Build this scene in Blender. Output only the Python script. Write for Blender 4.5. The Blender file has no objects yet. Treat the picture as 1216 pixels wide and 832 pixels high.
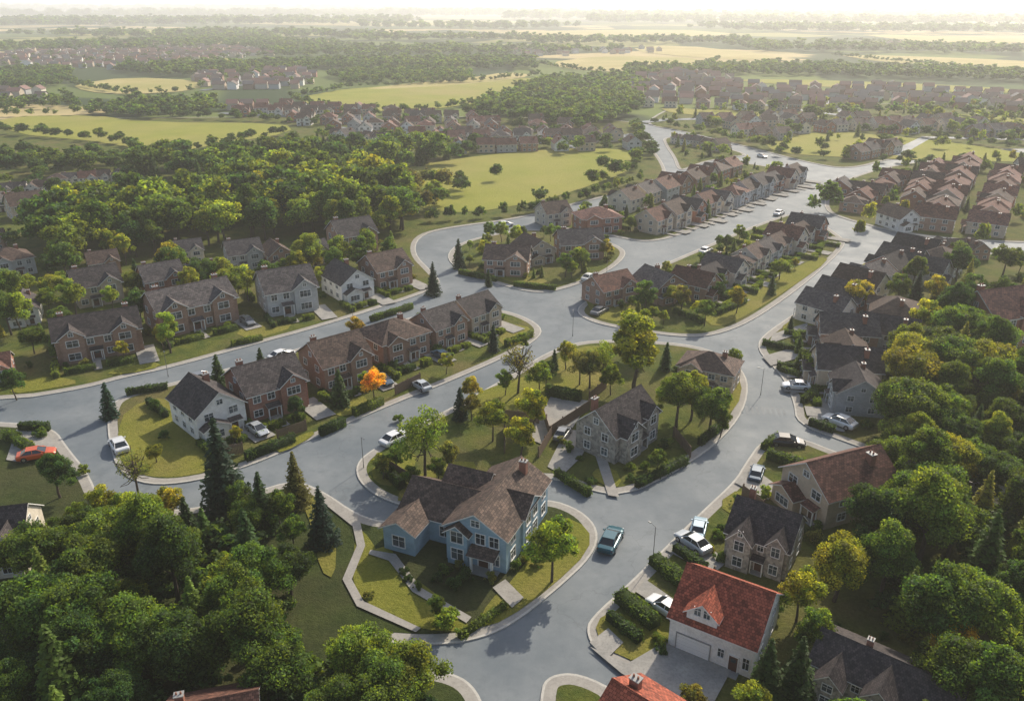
import bpy, math, random
import numpy as np
from mathutils import Vector, Matrix
from mathutils.geometry import tessellate_polygon
R0=random.Random(7)
scene=bpy.context.scene
COL=scene.collection
# ------------------------------------------------------------------ survey frame
CAMH=46.0; F=954.0; PITCH=math.atan(408/954.0)
cp,sp=math.cos(PITCH),math.sin(PITCH)
def G(u,v):
    a=(u-608)/F; b=(v-416)/F
    dy=cp-b*sp; dz=-sp-b*cp
    t=CAMH/(-dz)
    return (a*t,dy*t)
def PJ(x,y,z=0):
    dz=z-CAMH
    zc=y*cp-dz*sp; yc=y*sp+dz*cp
    if zc<1: return (-9999,-9999)
    return (608+F*x/zc, 416-F*yc/zc)
def GP(l): return [G(u,v) for u,v in l]
# ------------------------------------------------------------------ materials
M={}
def newmat(name):
    m=bpy.data.materials.new(name); m.use_nodes=True
    nt=m.node_tree; nt.nodes.clear()
    out=nt.nodes.new('ShaderNodeOutputMaterial')
    M[name]=m
    return m,nt,out
def nd(nt,t,props=None,**inp):
    n=nt.nodes.new(t)
    if props:
        for k,v in props.items(): setattr(n,k,v)
    for k,v in inp.items():
        k2=k.replace('_',' ')
        if k2 in n.inputs: sock=n.inputs[k2]
        else: sock=n.inputs[k]
        if isinstance(v,bpy.types.NodeSocket): nt.links.new(v,sock)
        else: sock.default_value=v
    return n
def c4(c): return (c[0],c[1],c[2],1)
def mixc(nt,fac,a,b,mode='MIX'):
    n=nt.nodes.new('ShaderNodeMix'); n.data_type='RGBA'; n.blend_type=mode
    for s,v in ((n.inputs[0],fac),(n.inputs[6],a),(n.inputs[7],b)):
        if isinstance(v,bpy.types.NodeSocket): nt.links.new(v,s)
        else: s.default_value = v if not isinstance(v,tuple) else c4(v)
    return n.outputs[2]
def mth(nt,op,a,b=0.0):
    n=nt.nodes.new('ShaderNodeMath'); n.operation=op
    for s,v in ((n.inputs[0],a),(n.inputs[1],b)):
        if isinstance(v,bpy.types.NodeSocket): nt.links.new(v,s)
        else: s.default_value=v
    return n.outputs[0]
def ramp(nt,fac,stops):
    n=nt.nodes.new('ShaderNodeValToRGB'); e=n.color_ramp.elements
    while len(e)<len(stops): e.new(0.5)
    for i,(p,c) in enumerate(stops):
        e[i].position=p; e[i].color=c4(c) if isinstance(c,tuple) else (c,c,c,1)
    nt.links.new(fac,n.inputs[0]); return n.outputs[0]
def pos(nt): return nt.nodes.new('ShaderNodeNewGeometry').outputs['Position']
def noise(nt,vec,scale,detail=4,rough=.55):
    n=nd(nt,'ShaderNodeTexNoise',Scale=scale,Detail=detail,Roughness=rough)
    nt.links.new(vec,n.inputs['Vector']); return n.outputs[0]
def bump(nt,h,strength,dist=.1):
    return nd(nt,'ShaderNodeBump',Strength=strength,Distance=dist,Height=h).outputs[0]
def bsdf(nt,out,color,rough=.7,normal=None,metal=0,spec=.5):
    p=nt.nodes.new('ShaderNodeBsdfPrincipled')
    for k,v in (('Base Color',color),('Roughness',rough),('Metallic',metal),('Specular IOR Level',spec)):
        if isinstance(v,bpy.types.NodeSocket): nt.links.new(v,p.inputs[k])
        else: p.inputs[k].default_value=c4(v) if isinstance(v,tuple) else v
    if normal is not None: nt.links.new(normal,p.inputs['Normal'])
    nt.links.new(p.outputs[0],out.inputs[0]); return p
def plain(name,c,rough=.6,metal=0,spec=.5,var=.15,sc=3):
    m,nt,out=newmat(name)
    n=noise(nt,pos(nt),sc)
    col=mixc(nt,n,tuple(x*(1-var) for x in c),tuple(min(1,x*(1+var)) for x in c))
    bsdf(nt,out,col,rough,None,metal,spec)
# ground
m,nt,out=newmat('ground'); P=pos(nt)
vo=nd(nt,'ShaderNodeTexVoronoi',Scale=.0036); nt.links.new(P,vo.inputs['Vector'])
sepc=nt.nodes.new('ShaderNodeSeparateColor'); nt.links.new(vo.outputs['Color'],sepc.inputs[0])
fc=ramp(nt,sepc.outputs[0],[(0,(.07,.11,.035)),(.22,(.14,.18,.045)),(.40,(.30,.29,.10)),(.56,(.50,.40,.20)),(.76,(.11,.15,.04)),(1,(.55,.45,.25))])
fc.node.color_ramp.interpolation='CONSTANT'
fc=mixc(nt,ramp(nt,noise(nt,P,.02,6),[(.4,0.0),(.8,.5)]),fc,(.12,.14,.05))
vo2=nd(nt,'ShaderNodeTexVoronoi',{'feature':'DISTANCE_TO_EDGE'},Scale=.0036); nt.links.new(P,vo2.inputs['Vector'])
fc=mixc(nt,ramp(nt,vo2.outputs[0],[(0.04,1.0),(.06,0.0)]),fc,(.035,.06,.022))
n2=noise(nt,P,.004,3)
w=ramp(nt,n2,[(.55,0.0),(.57,1.0)])
fc=mixc(nt,w,fc,(.045,.07,.026))
bsdf(nt,out,fc,.95,None,0,.1)
def grassmat(name,a,b,c,s1=.25):
    m,nt,out=newmat(name); P=pos(nt)
    x=mixc(nt,ramp(nt,noise(nt,P,s1,5,.6),[(.35,0.0),(.65,1.0)]),a,b)
    x=mixc(nt,ramp(nt,noise(nt,P,s1*.23,4,.6),[(.45,0.0),(.7,1.0)]),x,c)
    h=noise(nt,P,3.5,5,.75)
    x=mixc(nt,ramp(nt,h,[(.3,0.0),(.7,1.0)]),x,mixc(nt,1.0,x,(.55,.6,.5),'MULTIPLY'))
    bsdf(nt,out,x,.95,bump(nt,h,.9,.25),0,.1)
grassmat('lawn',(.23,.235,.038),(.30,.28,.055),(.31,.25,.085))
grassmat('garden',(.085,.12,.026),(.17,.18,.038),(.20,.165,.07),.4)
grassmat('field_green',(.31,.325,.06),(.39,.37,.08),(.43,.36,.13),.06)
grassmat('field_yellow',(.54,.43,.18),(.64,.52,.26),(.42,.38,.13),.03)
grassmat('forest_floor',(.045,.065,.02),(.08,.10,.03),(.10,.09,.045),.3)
# asphalt
m,nt,out=newmat('asphalt'); P=pos(nt)
x=mixc(nt,ramp(nt,noise(nt,P,.09,7,.68),[(.36,0.0),(.64,1.0)]),(.128,.152,.170),(.205,.225,.236))
x=mixc(nt,ramp(nt,noise(nt,P,.6,5,.7),[(.5,0.0),(.72,.5)]),x,(.105,.127,.143))
vo=nd(nt,'ShaderNodeTexVoronoi',{'feature':'DISTANCE_TO_EDGE'},Scale=.09)
nn=nd(nt,'ShaderNodeTexNoise',Scale=.5,Detail=5.0); nt.links.new(P,nn.inputs['Vector'])
ad=nd(nt,'ShaderNodeVectorMath',{'operation':'MULTIPLY_ADD'}); nt.links.new(nn.outputs['Color'],ad.inputs[0]); ad.inputs[1].default_value=(5,5,0); nt.links.new(P,ad.inputs[2])
nt.links.new(ad.outputs[0],vo.inputs['Vector'])
x=mixc(nt,ramp(nt,vo.outputs[0],[(0.0,.3),(.008,0.0)]),x,(.07,.08,.09))
fine=noise(nt,P,9,3,.8)
rg=ramp(nt,noise(nt,P,.25,5,.6),[(.3,.60),(.7,.76)])
bsdf(nt,out,x,rg,bump(nt,fine,.25,.02),0,.22)
def conc(name,a,b,joint=0):
    m,nt,out=newmat(name); P=pos(nt)
    x=mixc(nt,ramp(nt,noise(nt,P,.6,6,.7),[(.3,0.0),(.7,1.0)]),a,b)
    x=mixc(nt,ramp(nt,noise(nt,P,5,4,.7),[(.45,0.0),(.75,.5)]),x,tuple(v*.6 for v in a))
    bsdf(nt,out,x,.9,None,0,.1)
conc('pavement',(.29,.275,.25),(.40,.375,.335))
conc('driveway',(.25,.245,.23),(.40,.38,.345))
conc('kerb',(.44,.42,.38),(.54,.52,.47))
conc('marking',(.21,.225,.23),(.31,.32,.32))
# walls
def wallmat(name,kind):
    m,nt,out=newmat(name)
    uv=nt.nodes.new('ShaderNodeUVMap').outputs[0]
    oc=nt.nodes.new('ShaderNodeObjectInfo').outputs['Color']
    if kind=='brick':
        b=nd(nt,'ShaderNodeTexBrick',Color1=(1.15,1.1,1.1,1),Color2=(.7,.7,.72,1),Mortar=(1.3,1.35,1.4,1),Scale=1.0,**{'Mortar Size':.012,'Brick Width':.3,'Row Height':.1})
        nt.links.new(uv,b.inputs['Vector']); f=b.outputs['Color']; h=b.outputs['Fac']
    elif kind=='stone':
        v=nd(nt,'ShaderNodeTexVoronoi',Scale=2.4); nt.links.new(uv,v.inputs['Vector'])
        s=nt.nodes.new('ShaderNodeSeparateColor'); nt.links.new(v.outputs['Color'],s.inputs[0])
        f=ramp(nt,s.outputs[0],[(0,(.6,.6,.62)),(.5,(1,.97,.92)),(1,(1.35,1.3,1.2))]); h=s.outputs[0]
    elif kind=='siding':
        s=nt.nodes.new('ShaderNodeSeparateXYZ'); nt.links.new(uv,s.inputs[0])
        h=mth(nt,'FRACT',mth(nt,'MULTIPLY',s.outputs[1],4.5))
        f=ramp(nt,h,[(0,(.55,.55,.57)),(.12,(1,1,1)),(1,(1.05,1.05,1.05))])
    else:
        h=noise(nt,uv,4); f=ramp(nt,h,[(.3,(.88,.88,.88)),(.7,(1.08,1.07,1.05))])
    st=noise(nt,uv,.7,5,.7)
    f=mixc(nt,1.0,f,ramp(nt,st,[(.3,(.78,.77,.75)),(.6,(1.05,1.05,1.05))]),'MULTIPLY')
    bsdf(nt,out,mixc(nt,1.0,f,oc,'MULTIPLY'),.85,bump(nt,h,.35,.03),0,.25)
for k in ('brick','stone','siding','render'): wallmat(k,k)
m,nt,out=newmat('roof_tiles')
uv=nt.nodes.new('ShaderNodeUVMap').outputs[0]
at=nt.nodes.new('ShaderNodeAttribute'); at.attribute_type='OBJECT'; at.attribute_name='roof_tint'
b=nd(nt,'ShaderNodeTexBrick',Color1=(1.45,1.4,1.35,1),Color2=(.55,.55,.57,1),Mortar=(.25,.25,.25,1),Scale=1.0,**{'Mortar Size':.02,'Brick Width':.34,'Row Height':.3,'Mortar Smooth':.3})
nt.links.new(uv,b.inputs['Vector'])
st=noise(nt,uv,.5,6,.7)
f=mixc(nt,1.0,b.outputs['Color'],ramp(nt,st,[(.3,(.55,.58,.6)),(.7,(1.4,1.32,1.2))]),'MULTIPLY')
s=nt.nodes.new('ShaderNodeSeparateXYZ'); nt.links.new(uv,s.inputs[0])
row=mth(nt,'FRACT',mth(nt,'MULTIPLY',s.outputs[1],1/.3))
bsdf(nt,out,mixc(nt,1.0,f,at.outputs['Color'],'MULTIPLY'),.75,bump(nt,row,.6,.06),0,.2)
plain('white_trim',(.74,.73,.70),.5,var=.08)
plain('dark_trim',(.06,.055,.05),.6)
plain('grey_trim',(.28,.28,.27),.6)
plain('door_paint',(.10,.045,.03),.4)
plain('garage_paint',(.78,.77,.74),.5,var=.04)
plain('chimney_brick',(.27,.12,.08),.9,var=.35,sc=6)
plain('timber',(.17,.115,.075),.85,var=.4,sc=5)
plain('metal_pole',(.18,.19,.19),.4,.7)
plain('lamp_glass',(.5,.5,.48),.3)
plain('tyre',(.02,.02,.02),.9)
plain('rim',(.45,.45,.46),.3,.9)
plain('headlight_glass',(.8,.8,.78),.1)
plain('tail_light_glass',(.35,.01,.01),.2)
plain('bark',(.08,.06,.043),.95,var=.4,sc=4)
m,nt,out=newmat('window_glass')
x=ramp(nt,noise(nt,pos(nt),.6,2),[(.4,(.02,.028,.034)),(.62,(.10,.125,.14))])
bsdf(nt,out,x,.16,None,0,.7)
m,nt,out=newmat('car_paint')
oc=nt.nodes.new('ShaderNodeObjectInfo').outputs['Color']
p=bsdf(nt,out,oc,.3,None,.2,.5); p.inputs['Coat Weight'].default_value=.5
m,nt,out=newmat('car_glass'); bsdf(nt,out,(.015,.02,.025),.08,None,0,.8)
m,nt,out=newmat('foliage')
at=nt.nodes.new('ShaderNodeAttribute'); at.attribute_name='tint'
oc=nt.nodes.new('ShaderNodeObjectInfo').outputs['Color']
x=mixc(nt,1.0,at.outputs['Color'],oc,'MULTIPLY')
d=nd(nt,'ShaderNodeBsdfPrincipled',Roughness=.6); d.inputs['Specular IOR Level'].default_value=.2; nt.links.new(x,d.inputs['Base Color'])
xt=mixc(nt,1.0,x,(1.95,1.7,.55),'MULTIPLY')
t=nd(nt,'ShaderNodeBsdfTranslucent'); nt.links.new(xt,t.inputs['Color'])
ms=nt.nodes.new('ShaderNodeMixShader'); ms.inputs[0].default_value=.5
nt.links.new(d.outputs[0],ms.inputs[1]); nt.links.new(t.outputs[0],ms.inputs[2]); nt.links.new(ms.outputs[0],out.inputs[0])
# ------------------------------------------------------------------ mesh builder
class MB:
    def __init__(s): s.v=[];s.f=[];s.m=[]
    def face(s,pts,m):
        i=len(s.v); s.v+=[tuple(p) for p in pts]; s.f.append(tuple(range(i,i+len(pts)))); s.m.append(m)
    def box(s,x0,x1,y0,y1,z0,z1,m):
        A=[(x0,y0,z0),(x1,y0,z0),(x1,y1,z0),(x0,y1,z0),(x0,y0,z1),(x1,y0,z1),(x1,y1,z1),(x0,y1,z1)]
        for q in ((0,1,5,4),(1,2,6,5),(2,3,7,6),(3,0,4,7),(4,5,6,7),(3,2,1,0)): s.face([A[k] for k in q],m)
    def cyl(s,p0,p1,r0,r1,n,m,cap=True):
        p0=Vector(p0);p1=Vector(p1); d=(p1-p0).normalized()
        t=d.orthogonal().normalized(); b=d.cross(t)
        a=[p0+(t*math.cos(2*math.pi*i/n)+b*math.sin(2*math.pi*i/n))*r0 for i in range(n)]
        c=[p1+(t*math.cos(2*math.pi*i/n)+b*math.sin(2*math.pi*i/n))*r1 for i in range(n)]
        for i in range(n):
            j=(i+1)%n; s.face([a[i],a[j],c[j],c[i]],m)
        if cap: s.face(c,m); s.face(a[::-1],m)
    def merge(s,o,mat):
        i=len(s.v); s.v+=[tuple(mat@Vector(p)) for p in o.v]
        s.f+=[tuple(k+i for k in f) for f in o.f]; s.m+=o.m
    def mesh(s,name):
        me=bpy.data.meshes.new(name); me.from_pydata(s.v,[],s.f)
        names=[]
        for k in s.m:
            if k not in names: names.append(k)
        for k in names: me.materials.append(M[k])
        me.polygons.foreach_set('material_index',[names.index(k) for k in s.m])
        uv=me.uv_layers.new(name='UVMap'); dat=[]
        for f in s.f:
            p=[Vector(s.v[k]) for k in f]
            n=(p[1]-p[0]).cross(p[2]-p[0])
            n=n.normalized() if n.length>1e-9 else Vector((0,0,1))
            t=Vector((0,0,1)).cross(n)
            t=t.normalized() if t.length>.05 else Vector((1,0,0))
            b=n.cross(t)
            for q in p: dat+= [q.dot(t),q.dot(b)]
        uv.data.foreach_set('uv',dat)
        me.update(); return me
def addobj(name,data,parent=None,loc=(0,0,0),rot=0,scale=(1,1,1),**props):
    o=bpy.data.objects.new(name,data); COL.objects.link(o)
    o.location=loc; o.rotation_euler=(0,0,rot); o.scale=scale
    if parent: o.parent=parent
    for k,v in props.items(): o[k]=v
    return o
# ------------------------------------------------------------------ polygons
def area(p): return sum(p[i][0]*p[(i+1)%len(p)][1]-p[(i+1)%len(p)][0]*p[i][1] for i in range(len(p)))/2
def smooth(p,it=2):
    for _ in range(it):
        q=[]
        for i in range(len(p)):
            a=p[i];b=p[(i+1)%len(p)]
            q.append((a[0]*.75+b[0]*.25,a[1]*.75+b[1]*.25)); q.append((a[0]*.25+b[0]*.75,a[1]*.25+b[1]*.75))
        p=q
    return p
def inset(p,d):
    n=len(p); r=[]
    for i in range(n):
        a=Vector(p[i-1]);b=Vector(p[i]);c=Vector(p[(i+1)%n])
        e1=(b-a); e2=(c-b)
        n1=Vector((-e1.y,e1.x)).normalized(); n2=Vector((-e2.y,e2.x)).normalized()
        m=(n1+n2); m=m.normalized() if m.length>1e-6 else n1
        k=1/max(.5,m.dot(n1)); r.append((b.x+m.x*d*k,b.y+m.y*d*k))
    return r
def inside(x,y,p):
    c=False; n=len(p); j=n-1
    for i in range(n):
        xi,yi=p[i]; xj,yj=p[j]
        if (yi>y)!=(yj>y) and x<(xj-xi)*(y-yi)/(yj-yi)+xi: c=not c
        j=i
    return c
def sheet(name,p,z,mat,skirt=0,skmat=None,label=None,ring=None):
    if area(p)<0: p=p[::-1]
    mb_v=[(x,y,z) for x,y in p]; faces=[tuple(t) for t in tessellate_polygon([[Vector(v) for v in mb_v]])]
    fs=[]
    for t in faces:
        a,b,c=[Vector(mb_v[k]) for k in t]
        fs.append(t if (b-a).cross(c-a).z>0 else t[::-1])
    me=bpy.data.meshes.new(name); mi=[0]*len(fs); n=len(p)
    if skirt:
        for x,y in p: mb_v.append((x,y,z-skirt))
        for i in range(n):
            j=(i+1)%n; fs.append((i+n,j+n,j,i)); mi.append(1)
    if ring:
        q=inset(p,ring); base=len(mb_v)
        for x,y in p: mb_v.append((x,y,z+.004))
        for x,y in q: mb_v.append((x,y,z+.004))
        for i in range(n):
            j=(i+1)%n; fs.append((base+i,base+j,base+n+j,base+n+i)); mi.append(1)
    me.from_pydata(mb_v,[],fs); me.materials.append(M[mat])
    if skmat: me.materials.append(M[skmat])
    me.polygons.foreach_set('material_index',mi); me.update()
    o=addobj(name,me,kind='structure')
    return o
def strip(name,pts,w,z,mat):
    L=[];Rr=[]; pts=[Vector(p) for p in pts]
    for i,p in enumerate(pts):
        d=(pts[min(i+1,len(pts)-1)]-pts[max(i-1,0)]).normalized(); n=Vector((-d.y,d.x))
        L.append(p+n*w/2); Rr.append(p-n*w/2)
    vs=[(v.x,v.y,z) for v in L]+[(v.x,v.y,z) for v in Rr]; k=len(L)
    me=bpy.data.meshes.new(name); me.from_pydata(vs,[],[(i+k,i+k+1,i+1,i) for i in range(k-1)])
    me.materials.append(M[mat]); return addobj(name,me,kind='structure')
# ground sheet
sheet('ground',[(-12000,-300),(12000,-300),(12000,20000),(-12000,20000)],-.06,'ground')
sheet('road',GP([(-500,900),(1700,900),(1500,150),(1100,144),(800,149),(755,147),(700,165),(400,320),(-500,410)]),0,'asphalt')
for (p,q,n,ln) in (((884,486),(934,489),8,2.0),):
    a=Vector(G(*p)); b=Vector(G(*q)); d=(b-a).normalized(); nn_=Vector((-d.y,d.x))
    for i in range(n):
        c=a.lerp(b,(i+.5)/n); w=(b-a).length/n*.25
        pts=[c-d*w-nn_*ln/2,c+d*w-nn_*ln/2,c+d*w+nn_*ln/2,c-d*w+nn_*ln/2]
        sheet('road_marking',[(v.x,v.y) for v in pts],.004,'marking')
B={}
B['n']=[(-420,478),(0,478),(100,462),(150,448),(200,438),(300,410),(360,394),(420,376),(500,350),(527,338),(512,322),(492,302),(496,282),(525,272),(620,260),(700,238),(765,224),(793,208),(786,191),(772,174),(762,158),(758,140),(300,138),(-600,150)]
B['2a']=[(528,305),(545,288),(600,275),(640,272),(700,280),(735,292),(746,302),(725,322),(680,341),(640,350),(590,338),(545,322)]
B['2b']=[(640,263),(700,248),(760,232),(808,213),(835,199),(880,192),(948,205),(943,220),(880,250),(820,276),(770,290),(720,279),(660,271)]
B['c']=[(804,202),(800,188),(790,174),(786,163),(812,164),(850,173),(892,184),(872,187),(838,192),(815,202)]
B['3']=[(680,368),(710,350),(760,326),(830,296),(900,266),(950,250),(1000,281),(1006,292),(960,335),(900,378),(860,396),(820,402),(750,393),(700,383)]
B['4']=[(1040,300),(1100,298),(1216,303),(1600,312),(1600,690),(1216,592),(1080,552),(1000,524),(945,503),(943,480),(932,452),(912,430),(899,415),(903,400),(940,375),(1000,335)]
B['5']=[(905,522),(945,518),(1000,540),(1070,565),(1250,610),(1700,720),(1700,960),(860,960),(790,826),(735,794),(706,772),(696,752),(700,735),(745,695),(790,650),(835,606),(872,572),(885,550)]
B['6']=[(640,960),(640,822),(652,802),(688,799),(742,826),(800,960)]
B['7']=[(-500,500),(-50,500),(30,503),(66,510),(79,530),(105,562),(118,592),(170,608),(240,604),(300,585),(350,570),(385,584),(425,612),(462,622),(530,612),(600,600),(650,592),(690,606),(712,630),(705,660),(660,702),(605,745),(560,762),(510,767),(440,762),(425,776),(480,792),(530,797),(562,812),(580,850),(590,960),(-600,960)]
B['m']=[(422,552),(440,535),(490,508),(545,480),(600,450),(650,418),(690,405),(750,404),(830,410),(872,430),(890,452),(884,490),(850,530),(795,565),(740,590),(695,582),(655,566),(600,578),(550,590),(490,605),(450,592),(425,572)]
B['d']=[(128,490),(140,472),(200,456),(310,428),(400,400),(470,382),(540,364),(600,368),(640,384),(645,400),(600,425),(530,455),(480,475),(420,500),(370,522),(300,553),(230,573),(175,577),(140,562),(128,520)]
B['e']=[(975,250),(986,222),(1018,208),(1060,196),(1150,186),(1500,178),(1600,296),(1216,289),(1130,285),(1060,275),(1010,263)]
B['f']=[(768,143),(772,150),(800,154),(850,166),(900,178),(960,194),(1010,202),(1060,188),(1150,178),(1500,171),(1500,118),(800,126)]
BW={}
for k,pp in B.items():
    p=GP(pp)
    if area(p)<0: p=p[::-1]
    p=smooth(p,2); BW[k]=p
    sheet('pavement',p,.12,'pavement',.18,'kerb',ring=.2)
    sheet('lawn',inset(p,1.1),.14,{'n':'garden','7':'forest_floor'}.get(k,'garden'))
_z=[.15]
def fld(pp,mat,name='lawn',sm=1):
    _z[0]+=.003
    p=GP(pp)
    if area(p)<0: p=p[::-1]
    if sm: p=smooth(p,sm)
    sheet(name,p,_z[0],mat)
# lawns & fields
for pp in ([(440,655),(462,648),(480,680),(510,700),(545,730),(560,748),(520,752),(485,742),(452,720),(425,700)],
           [(424,626),(440,640),(455,672),(500,700),(530,735),(512,750),(470,740),(432,715),(418,690),(420,660)],
           [(610,690),(665,612),(700,628),(700,655),(655,698),(600,738),(565,748),(580,715)],
           [(150,485),(200,470),(232,500),(250,545),(280,550),(230,566),(175,568),(145,555),(138,520)],
           [(560,470),(600,455),(650,440),(665,425),(690,412),(720,412),(730,450),(700,480),(640,500),(590,510),(560,500)],
           [(465,595),(500,560),(560,545),(570,565),(540,583),(495,598)],[(440,555),(480,535),(500,545),(470,580),(445,575)],
           [(820,420),(862,430),(882,455),(876,485),(850,500),(845,450)],
           [(275,395),(320,380),(355,388),(300,405)],[(600,385),(635,390),(620,405),(590,412)],
           [(740,745),(790,710),(820,735),(780,780),(740,760)],[(705,740),(735,722),(790,770),(760,790),(715,770)],
           [(690,345),(730,330),(760,360),(740,385),(705,378)],[(830,375),(900,340),(940,320),(975,305),(985,310),(940,342),(890,374),(850,392)],
           [(850,318),(900,290),(940,270),(930,262),(880,284),(830,306)],[(560,318),(600,335),(640,342),(660,335),(600,325)],
           [(850,600),(880,580),(905,600),(880,620)],[(20,455),(60,447),(100,455),(60,463),(10,470)],[(120,445),(180,430),(195,436),(150,446)],
           [(920,395),(955,370),(980,365),(960,400)],[(1000,330),(1040,305),(1060,310),(1020,345)],[(950,430),(985,420),(985,440),(955,450)],
           [(390,490),(430,470),(440,480),(410,498)],[(325,535),(370,512),(375,518),(335,540)],[(700,560),(730,555),(740,580),(712,578)],
           [(355,590),(378,594),(400,640),(398,690),(380,680),(372,630)]):
    fld(pp,'lawn')
fld([(462,205),(520,192),(640,178),(745,177),(762,188),(745,205),(700,222),(640,240),(560,254),(500,250),(474,230)],'field_green','field')
fld([(0,139),(110,137),(175,146),(340,147),(348,158),(260,172),(170,188),(150,172),(0,158)],'field_green','field')
fld([(85,101),(150,92),(240,96),(236,108),(150,113),(100,109)],'field_yellow','field')
fld([(345,118),(420,104),(560,99),(645,91),(628,112),(545,127),(480,133),(400,132)],'field_green','field')
fld([(420,108),(560,101),(640,90),(600,86),(560,93),(480,100)],'field_yellow','field')
fld([(640,76),(720,66),(850,70),(810,88),(700,85)],'field_yellow','field')
fld([(735,60),(800,53),(940,68),(870,73)],'field_yellow','field')
fld([(985,64),(1216,72),(1300,80),(1216,86),(1050,75)],'field_yellow','field')
fld([(855,94),(1000,96),(1216,106),(1216,113),(950,103)],'field_green','field')
fld([(905,168),(985,156),(1100,166),(1216,182),(1250,194),(1150,192),(1000,188),(920,182)],'field_green','field')
fld([(170,72),(300,69),(290,82),(190,81)],'field_green','field')
fld([(240,50),(400,45),(390,52),(270,55)],'field_yellow','field')
fld([(1010,40),(1216,46),(1216,56),(1080,49)],'field_yellow','field')
fld([(560,38),(800,35),(900,42),(700,46)],'field_yellow','field')
fld([(60,38),(240,34),(220,41),(100,44)],'field_green','field')
fld([(250,27),(600,24),(640,29),(400,32)],'field_yellow','field')
fld([(820,24),(1216,25),(1216,28),(900,27.5)],'field_yellow','field')
fld([(780,128),(900,134),(1000,140),(900,142),(800,136)],'field_green','field')
fld([(1100,135),(1216,140),(1216,147),(1120,142)],'field_green','field')
# far roads
for pts,w in (([(762,146),(790,143),(860,141),(930,140)],6),([(1010,137),(985,122),(960,113),(930,108)],7),([(1480,172),(1100,164),(1060,185)],5),
              ([(262,135),(400,142),(560,158),(700,178)],5),([(400,152),(470,165),(560,172)],5),([(330,92),(300,100),(240,108)],6),([(0,232),(120,232),(200,240)],5),
              ([(905,125),(1000,138),(1216,160)],5),([(640,160),(700,170),(755,160)],5)):
    _z[0]+=.003; strip('road',GP(pts),w,_z[0],'asphalt')
# ------------------------------------------------------------------ driveways / footpaths
def pave(pp,mat='driveway',name='driveway'):
    _z[0]+=.0015; sheet(name,GP(pp),_z[0],mat)
_z[0]=.25
pave([(650,556),(672,512),(706,514),(690,545),(668,566)]); pave([(700,522),(712,520),(735,592),(722,590)],'pavement','path')
pave([(738,802),(700,770),(745,790),(800,758),(868,798),(840,850),(790,830)])
pave([(755,705),(766,690),(812,722),(800,735)]); pave([(700,765),(722,748),(740,765),(720,785)])
pave([(790,655),(812,632),(865,668),(845,685)]); pave([(872,575),(890,555),(925,580),(912,596)])
pave([(380,596),(392,592),(428,622),(434,650),(418,690),(432,716),(500,748),(494,753),(424,722),(407,690),(424,650),(419,627)],'pavement','path')
pave([(440,655),(470,660),(500,700),(560,735),(554,742),(490,705),(462,668),(438,660)],'pavement','path')
pave([(585,700),(600,690),(622,712),(608,724)],'pavement','path')
pave([(655,470),(700,478),(680,510),(640,500)]); pave([(640,495),(665,500),(645,530),(620,520)],'pavement','patio')
pave([(20,512),(58,515),(66,532),(30,552),(8,548)])
pave([(955,505),(975,478),(1012,488),(1002,515)]); pave([(905,425),(950,412),(955,425),(915,436)]); pave([(935,455),(975,445),(980,460),(940,470)])
pave([(918,398),(958,385),(962,394),(912,410)])
# ------------------------------------------------------------------ house templates
def gable(wall,roof,x0,x1,y0,y1,h,ax,p,o=.35,wm='brick',t=.16,z0=0):
    T=math.tan(math.radians(p))
    if ax=='x':
        s=(y1-y0)/2; yc=(y0+y1)/2; rz=h+s*T
        tr=lambda l,c,z:(l,c,z); L0,L1,C0,C1,cc=x0,x1,y0,y1,yc
    else:
        s=(x1-x0)/2; xc=(x0+x1)/2; rz=h+s*T
        tr=lambda l,c,z:(c,l,z); L0,L1,C0,C1,cc=y0,y1,x0,x1,xc
    def F(pts,mb,m):
        q=[tr(*a) for a in pts]
        if ax=='y': q=q[::-1]
        mb.face(q,m)
    F([(L0,C0,z0),(L1,C0,z0),(L1,C0,h),(L0,C0,h)],wall,wm); F([(L1,C1,z0),(L0,C1,z0),(L0,C1,h),(L1,C1,h)],wall,wm)
    F([(L0,C1,z0),(L0,C0,z0),(L0,C0,h),(L0,cc,rz),(L0,C1,h)],wall,wm); F([(L1,C0,z0),(L1,C1,z0),(L1,C1,h),(L1,cc,rz),(L1,C0,h)],wall,wm)
    a,b=L0-o,L1+o; e=h-o*T; c0,c1=C0-o,C1+o
    F([(a,c0,e+t),(b,c0,e+t),(b,cc,rz+t),(a,cc,rz+t)],roof,'roof_tiles'); F([(b,c1,e+t),(a,c1,e+t),(a,cc,rz+t),(b,cc,rz+t)],roof,'roof_tiles')
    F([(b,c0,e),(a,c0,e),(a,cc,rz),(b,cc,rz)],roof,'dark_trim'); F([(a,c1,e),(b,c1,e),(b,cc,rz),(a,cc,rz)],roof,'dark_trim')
    tm=roof.trim
    F([(a,c0,e),(b,c0,e),(b,c0,e+t),(a,c0,e+t)],roof,tm); F([(b,c1,e),(a,c1,e),(a,c1,e+t),(b,c1,e+t)],roof,tm)
    for l in (a,b):
        F([(l,c0,e),(l,cc,rz),(l,cc,rz+t),(l,c0,e+t)],roof,tm); F([(l,cc,rz),(l,c1,e),(l,c1,e+t),(l,cc,rz+t)],roof,tm)
    w=.13
    F([(a,cc-w,rz+t-w*T+.04),(b,cc-w,rz+t-w*T+.04),(b,cc,rz+t+.07),(a,cc,rz+t+.07)],roof,'roof_tiles')
    F([(b,cc+w,rz+t-w*T+.04),(a,cc+w,rz+t-w*T+.04),(a,cc,rz+t+.07),(b,cc,rz+t+.07)],roof,'roof_tiles')
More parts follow.
